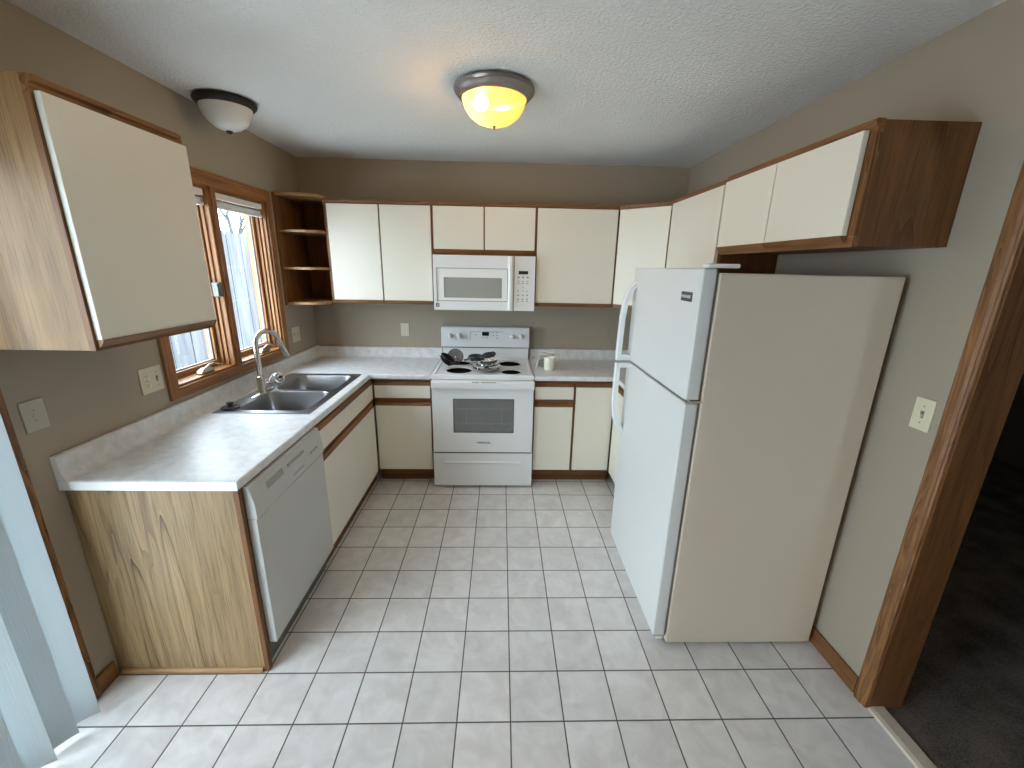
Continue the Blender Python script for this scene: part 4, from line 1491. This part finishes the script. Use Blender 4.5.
# door: outer slab with an inset frame
m = MB()
dx0, dx1 = -0.380, 0.222
fx0, fx1, fz0, fz1 = -0.356, 0.176, 1.440, 1.680
gx0, gx1, gz0, gz1 = -0.304, 0.134, 1.464, 1.613
m.box(dx0, fx0, MYF, -0.369, MZ0, MZ1).box(fx1, dx1, MYF, -0.369, MZ0, MZ1).box(fx0, fx1, MYF, -0.369, MZ0, fz0).box(fx0, fx1, MYF, -0.369, fz1, MZ1)
mdoor = m.build('door', M_WHITE, mw)
ins = MYF + 0.005
m = MB()
m.box(fx0, gx0, ins, -0.370, fz0, fz1).box(gx1, fx1, ins, -0.370, fz0, fz1).box(gx0, gx1, ins, -0.370, fz0, gz0).box(gx0, gx1, ins, -0.370, gz1, fz1)
m.build('window_frame', M_PLASTIC, mdoor)
m = MB()
for (a, b, c, d_) in ((fx0 - 0.002, fx0 + 0.002, fz0, fz1), (fx1 - 0.002, fx1 + 0.002, fz0, fz1), (fx0, fx1, fz0 - 0.002, fz0 + 0.002), (fx0, fx1, fz1 - 0.002, fz1 + 0.002)):
    m.box(a, b, MYF - 0.0003, MYF + 0.004, c, d_)
m.build('frame_seam', M_GASKET, mdoor)
bx('window', M_MWGLASS, mdoor, gx0, gx1, ins + 0.004, ins + 0.008, gz0, gz1)
m = MB()
for (a, b, c, d_) in ((gx0, gx0 + 0.004, gz0, gz1), (gx1 - 0.004, gx1, gz0, gz1), (gx0, gx1, gz0, gz0 + 0.004), (gx0, gx1, gz1 - 0.004, gz1)):
    m.box(a, b, ins + 0.0006, ins + 0.005, c, d_)
m.build('window_border', M_GREYMARK, mdoor)
MB().loft([[(x, yy, z) for x, yy in ((0.181, MYF + 0.001), (0.184, MYF - 0.020 * k), (0.192, MYF - 0.028 * k), (0.208, MYF - 0.028 * k), (0.214, MYF - 0.020 * k), (0.216, MYF + 0.001))] for z, k in ((MZ0 + 0.004, 0.55), (MZ0 + 0.05, 1), (MZ1 - 0.05, 1), (MZ1 - 0.004, 0.55))]).build('handle', M_WHITE, mdoor, smooth=35)
bx('shadow_gap', M_GREYMARK, mw, 0.222, 0.227, -0.400, -0.369, MZ0 + 0.002, MZ1 - 0.002)
cpn = bx('control_panel', M_WHITE, mw, 0.227, 0.383, MYF, -0.369, MZ0, MZ1, 0.002)
m = MB()
pz0, pz1 = 1.420, 1.684
for (a, b, c, d_) in ((0.246, 0.358, pz1 - 0.0012, pz1), (0.246, 0.2472, pz0, pz1), (0.3568, 0.358, pz0, pz1), (0.246, 0.358, pz0, pz0 + 0.0012)):
    m.box(a, b, MYF - 0.0004, MYF + 0.003, c, d_)
m.build('panel_outline', M_IVORY2, cpn)
bx('display', M_DARK, cpn, 0.259, 0.330, MYF - 0.0008, MYF + 0.003, 1.644, 1.668)
rows = [(1.622, .010), (1.594, .005), (1.578, .007), (1.548, .004), (1.522, .005), (1.490, .011), (1.460, .011), (1.444, .006)]
for i, (z, hgt) in enumerate(rows):
    for j, xx in enumerate((0.259, 0.293, 0.327)):
        if i == 3 and j != 1:
            continue
        wd = 0.005 if hgt > .009 and i > 3 else 0.008
        MB().box(xx - wd, xx + wd, MYF - 0.0006, MYF + 0.003, z - hgt / 2, z + hgt / 2).build('button', M_GREYMARK if hgt > 0.009 else M_SOFTMARK, cpn)
bd = bx('badge', M_BADGE, mdoor, -0.366, -0.340, MYF - 0.0012, MYF + 0.002, 1.394, 1.420)
MB().tube([(-0.361, MYF - 0.0015, 1.400), (-0.353, MYF - 0.0015, 1.407), (-0.345, MYF - 0.0015, 1.415)], 0.0016, 6).tube([(-0.361, MYF - 0.0015, 1.414), (-0.353, MYF - 0.0015, 1.407), (-0.345, MYF - 0.0015, 1.400)], 0.0012, 6).build('badge_emblem', M_SILVER, bd)

# ================================================================== MUG AND GLASSWARE
mg = thing('coffee_mug', (0.520, -0.430, CT), 'white ceramic mug on the counter beside the range', 'mug')
mc = (0.517, -0.425, CT + 0.0008)
MB().lathe([(0.0, 0.0), (0.038, 0.0), (0.0415, 0.004), (0.042, 0.050), (0.0425, 0.100), (0.041, 0.102), (0.039, 0.099), (0.0385, 0.010), (0.0, 0.007)], mc, 36).build('cup', M_CERAMIC, mg, smooth=40)
hp = []
for i in range(13):
    a = -PI / 2 + PI * i / 12
    hp.append((mc[0] + (0.036 + 0.030 * math.cos(a)) * 0.93, mc[1] + (0.036 + 0.030 * math.cos(a)) * 0.36, mc[2] + 0.052 + 0.030 * math.sin(a)))
MB().tube(hp, 0.0052, 10).build('handle', M_CERAMIC, mg, smooth=60)
# clear pitcher standing behind the mug, its spout over the range side
pt = thing('glass_pitcher', (0.500, -0.300, CT), 'clear glass pitcher standing behind the white mug', 'pitcher')
pc = (0.505, -0.315, CT + 0.0008)
MB().lathe([(0.0, 0.0), (0.062, 0.0), (0.068, 0.004), (0.066, 0.05), (0.058, 0.095), (0.060, 0.108), (0.0575, 0.108), (0.0555, 0.095), (0.0635, 0.05), (0.065, 0.008), (0.0, 0.005)], pc, 36).build('jug', M_CLEAR, pt, smooth=40)
MB().lathe([(0.061, 0.105), (0.0625, 0.110), (0.058, 0.112), (0.056, 0.107)], pc, 36).build('rim', M_CERAMIC, pt, smooth=40)
hp = [(pc[0] + 0.055, pc[1] + 0.01, pc[2] + 0.100), (pc[0] + 0.085, pc[1] + 0.015, pc[2] + 0.104), (pc[0] + 0.106, pc[1] + 0.018, pc[2] + 0.092), (pc[0] + 0.106, pc[1] + 0.018, pc[2] + 0.065), (pc[0] + 0.090, pc[1] + 0.015, pc[2] + 0.040), (pc[0] + 0.062, pc[1] + 0.01, pc[2] + 0.032)]
MB().tube(hp, 0.0065, 10).build('handle', M_CERAMIC, pt, smooth=60)
# chrome whisk-like rod leaning from counter to pitcher lip
rod = thing('stirring_rod', (0.40, -0.39, CT), 'thin pale rod leaning against the glass pitcher', 'utensil')
MB().tube([(0.412, -0.405, CT + 0.004), (0.447, -0.352, CT + 0.113), (0.462, -0.330, CT + 0.122)], 0.0038, 8).build('rod', M_CERAMIC, rod, smooth=60)

# ================================================================== REFRIGERATOR
fr = thing('refrigerator', (1.25, -1.73, 0), 'tall white top freezer refrigerator standing against the side wall', 'refrigerator')
FY0, FY1 = -2.108, -1.328
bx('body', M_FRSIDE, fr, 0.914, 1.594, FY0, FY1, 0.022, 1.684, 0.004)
m = MB()
for sx in (0.95, 1.55):
    for sy in (FY0 + 0.05, FY1 - 0.05):
        m.lathe([(0.02, 0), (0.018, 0.022)], (sx, sy, 0.0005), 14, caps=True)
m.build('feet', M_DARK, fr)
bx('gasket', M_GASKET, fr, 0.903, 0.914, FY0 + 0.012, FY1 - 0.012, 0.07, 1.690)


def fdoor(name, z0, z1):
    x0, x1 = 0.848, 0.903
    pl = [(x1, FY0 + 0.003), (x0 + 0.009, FY0 + 0.003)] + [(x0 + 0.009 - 0.009 * math.sin(a), FY0 + 0.003 + 0.010 * (1 - math.cos(a))) for a in [PI / 2 * i / 7 for i in range(1, 8)]]
    pl += [(x0 - 0.003, (FY0 + FY1) / 2)]
    pl += [(x0 + 0.009 - 0.009 * math.sin(a), FY1 - 0.010 * (1 - math.cos(a))) for a in [PI / 2 * i / 7 for i in range(7, 0, -1)]] + [(x0 + 0.009, FY1), (x1, FY1)]
    return MB().prism(pl, 'z', z0, z1).build(name, M_WHITE2, fr, 0.006, smooth=None)


fz = fdoor('freezer_door', 1.206, 1.702)
fd = fdoor('fridge_door', 0.062, 1.194)
for o_ in (fz, fd):
    for f in o_.data.polygons:
        f.use_smooth = True
    o_.data.set_sharp_from_angle(angle=math.radians(32))
bx('door_gap', M_KICK, fr, 0.868, 0.902, FY0 + 0.02, FY1 - 0.01, 1.192, 1.208)


def fhandle(path, thick, door, mount, label):
    """bar handle: path of (x, z) on its outer side"""
    yc, hw = FY1 - 0.045, 0.017
    rings = []
    n = len(path)
    for i, (x, z) in enumerate(path):
        a, b = path[max(i - 1, 0)], path[min(i + 1, n - 1)]
        t = Vector((b[0] - a[0], b[1] - a[1])).normalized()
        nx, nz = abs(t.y), -t.x * (1 if t.y > 0 else -1)
        th = thick[i]
        rings.append([(x, yc - hw + 0.006, z), (x + nx * 0.004, yc - hw, z + nz * 0.004), (x + nx * th, yc - hw, z + nz * th), (x + nx * th, yc + hw, z + nz * th), (x + nx * 0.004, yc + hw, z + nz * 0.004), (x, yc + hw - 0.006, z)])
    h = MB().loft(rings).build('handle', M_WHITE, door, smooth=35)
    bx('handle_mount', M_WHITE, h, path[0][0] + 0.003, 0.853, yc - hw + 0.004, yc + hw - 0.004, mount[0], mount[1], 0.003)


fhandle([(0.772, 1.208), (0.772, 1.30), (0.775, 1.44), (0.784, 1.53), (0.806, 1.592), (0.834, 1.625), (0.850, 1.634)], [0.026, 0.026, 0.027, 0.028, 0.028, 0.022, 0.012], fz, (1.208, 1.236), '')
fhandle([(0.772, 1.192), (0.771, 1.10), (0.771, 0.98), (0.777, 0.89), (0.796, 0.82), (0.826, 0.783), (0.850, 0.770)], [0.026, 0.026, 0.028, 0.034, 0.036, 0.026, 0.012], fd, (1.164, 1.192), '')
bdg = bx('badge', M_BADGE, fz, 0.8445, 0.850, -2.050, -1.956, 1.578, 1.614, 0.002)
text('badge_lettering', 'FRIGIDAIRE', 0.0155, M_SILVER, bdg, (0.8442, -2.003, 1.596), (PI / 2, 0, -PI / 2))
bx('hinge_cover', M_PLASTIC, fr, 0.868, 0.985, FY0 + 0.006, FY0 + 0.055, 1.703, 1.718, 0.005)
bx('middle_hinge', M_CHROME, fr, 0.866, 0.916, FY0 + 0.000, FY0 + 0.035, 1.196, 1.204, 0.001)
bx('toe_grille', M_PLASTIC, fr, 0.880, 0.910, FY0 + 0.03, FY1 - 0.02, 0.012, 0.058, 0.003)
bx('lower_hinge', M_CHROME, fr, 0.858, 0.914, FY0 + 0.012, FY0 + 0.05, 0.046, 0.060, 0.002)

# ================================================================== CEILING LAMPS
lp1 = thing('ceiling_lamp', (0.088, -1.415, H), 'lit flush ceiling lamp with amber glass bowl and pewter ring', 'lamp', 'flush ceiling lamps')
LC = (0.088, -1.415, H)
MB().lathe([(0.0, -0.001), (0.172, -0.001), (0.184, -0.008), (0.187, -0.016), (0.183, -0.026), (0.176, -0.030), (0.172, -0.038), (0.158, -0.050), (0.149, -0.053), (0.146, -0.048), (0.146, -0.022), (0.0, -0.018)], LC, 56).build('ring', M_PAN, lp1, smooth=35)
MB().lathe([(0.148, -0.046), (0.146, -0.062), (0.135, -0.092), (0.114, -0.120), (0.083, -0.142), (0.047, -0.155), (0.010, -0.159), (0.0, -0.159)], LC, 48).build('glass_bowl', M_LAMPGLASS, lp1, smooth=60)
MB().lathe([(0.0, -0.156), (0.008, -0.158), (0.009, -0.162), (0.004, -0.166), (0.005, -0.173), (0.0, -0.176)], LC, 16).build('finial', M_BRONZE, lp1, smooth=50)
MB().lathe([(0.0, 0.034), (0.016, 0.032), (0.026, 0.018), (0.033, 0.0), (0.030, -0.018), (0.018, -0.031), (0.0, -0.036)], (LC[0] - 0.060, LC[1] - 0.02, H - 0.070), 20).build('bulb', M_BULB, lp1, smooth=80)

lp2 = thing('ceiling_lamp', (-1.29, -1.16, H), 'unlit flush ceiling lamp with white bowl and dark bronze ring', 'lamp', 'flush ceiling lamps')
LC = (-1.290, -1.160, H)
MB().lathe([(0.0, -0.001), (0.128, -0.001), (0.139, -0.006), (0.142, -0.014), (0.139, -0.024), (0.126, -0.036), (0.119, -0.038), (0.117, -0.034), (0.117, -0.018), (0.0, -0.014)], LC, 56).build('ring', M_BRONZE, lp2, smooth=35)
MB().lathe([(0.119, -0.034), (0.117, -0.050), (0.107, -0.080), (0.088, -0.108), (0.060, -0.130), (0.028, -0.141), (0.0, -0.144)], LC, 48).build('glass_bowl', M_SHADEOFF, lp2, smooth=60)
MB().lathe([(0.0, -0.140), (0.014, -0.143), (0.016, -0.147), (0.011, -0.155), (0.0, -0.158)], LC, 18).build('finial', M_BRONZE, lp2, smooth=50)


# unseen pendant added behind the camera as warm fill light
lp3 = thing('added_fill_lamp', (0.15, -4.85, H), 'added warm fill lamp hanging unseen behind the camera', 'lamp')
PC = (0.15, -4.85, H)
MB().lathe([(0.0, -0.001), (0.06, -0.001), (0.06, -0.02), (0.0, -0.025)], PC, 24).build('canopy', M_PAN, lp3, smooth=35)
MB().tube([(PC[0], PC[1], H - 0.02), (PC[0], PC[1], H - 0.46)], 0.004, 8).build('cord', M_DARK, lp3)
MB().lathe([(0.03, -0.45), (0.05, -0.46), (0.20, -0.60), (0.196, -0.60), (0.046, -0.466), (0.03, -0.456)], PC, 40).build('shade', M_SHADEOFF, lp3, smooth=40)
MB().lathe([(0.0, 0.06), (0.02, 0.05), (0.05, 0.0), (0.035, -0.035), (0.0, -0.05)], (PC[0], PC[1], H - 0.55), 20).build('bulb', M_BULB2, lp3, smooth=80)


# ================================================================== WALL PLATES
def frame_pt(wall, a, z, d_):
    """point on a wall plate: a along the wall, z up, d out of the wall"""
    if wall == 'left':
        return (XL + d_, a, z)
    if wall == 'right':
        return (XR - d_, a, z)
    return (a, -d_, z)


def wbox(wall, a0, a1, z0, z1, d0, d1):
    p, q = frame_pt(wall, a0, z0, d0), frame_pt(wall, a1, z1, d1)
    lo = [min(p[i], q[i]) for i in range(3)]
    hi = [max(p[i], q[i]) for i in range(3)]
    return MB().box(lo[0], hi[0], lo[1], hi[1], lo[2], hi[2])


def receptacle(wall, par, a, z):
    for s in (1, -1):
        zc = z + s * 0.0205
        r = wbox(wall, a - 0.0165, a + 0.0165, zc - 0.014, zc + 0.014, 0.004, 0.0072).build('receptacle', M_IVORY, par, 0.002)
        for da in (-0.0062, 0.0062):
            wbox(wall, a + da - 0.0014, a + da + 0.0014, zc - 0.001, zc + 0.007, 0.006, 0.0076).build('slot', M_DARK, r)
        wbox(wall, a - 0.0024, a + 0.0024, zc - 0.0095, zc - 0.0052, 0.006, 0.0076).build('ground_hole', M_DARK, r)
    wbox(wall, a - 0.002, a + 0.002, z - 0.002, z + 0.002, 0.004, 0.0066).build('screw', M_GREYMARK, par)


def toggle(wall, par, a, z):
    wbox(wall, a - 0.006, a + 0.006, z - 0.013, z + 0.013, 0.004, 0.0064).build('toggle_slot', M_GASKET, par)
    t = wbox(wall, a - 0.0042, a + 0.0042, z - 0.010, z + 0.002, 0.005, 0.015).build('toggle', M_IVORY, par, 0.0015)
    for s in (1, -1):
        wbox(wall, a - 0.002, a + 0.002, z + s * 0.030 - 0.002, z + s * 0.030 + 0.002, 0.004, 0.0064).build('screw', M_GREYMARK, par)


def plate(name, wall, a0, a1, z0, z1, label, cat, mat=M_IVORY2, group=None):
    t = thing(name, frame_pt(wall, (a0 + a1) / 2, (z0 + z1) / 2, 0), label, cat, group)
    wbox(wall, a0, a1, z0, z1, 0.0005, 0.0052).build('cover_plate', mat, t, 0.002)
    return t


t = plate('wall_outlet', 'left', -1.802, -1.680, 1.106, 1.223, 'ivory double plate with outlet and switch under the hanging cabinet', 'outlet')
receptacle('left', t, -1.769, 1.164)
toggle('left', t, -1.712, 1.164)
t = plate('light_switch', 'left', -2.272, -2.196, 1.115, 1.224, 'dull beige cover plate beside the patio door casing', 'switch', mat=M_PLATEDULL)
wbox('left', -2.240, -2.229, 1.160, 1.178, 0.004, 0.0068).build('toggle', M_PLATEDULL, t, 0.001)
for dz in (-0.018, 0.018):
    wbox('left', -2.2365, -2.2325, 1.168 + dz, 1.172 + dz, 0.004, 0.0062).build('screw', M_GASKET, t)
t = plate('wall_outlet', 'left', -0.410, -0.292, 1.100, 1.214, 'ivory plate on window wall under the open corner shelves', 'outlet')
toggle('left', t, -0.385, 1.157)
toggle('left', t, -0.325, 1.157)
t = plate('wall_outlet', 'back', -0.740, -0.670, 1.098, 1.211, 'ivory outlet on back wall between corner shelves and range', 'outlet')
receptacle('back', t, -0.705, 1.155)
t = plate('wall_outlet', 'back', 1.019, 1.088, 1.098, 1.212, 'wall coloured outlet plate on back wall beside the fridge handle', 'outlet', mat=M_WALL)
wbox('back', 1.034, 1.073, 1.115, 1.195, 0.004, 0.0066).build('rocker', M_WALL, t, 0.001)
t = plate('light_switch', 'right', -2.304, -2.234, 1.158, 1.274, 'ivory light switch beside the doorway casing near the fridge', 'switch', mat=M_IVORY)
toggle('right', t, -2.269, 1.216)
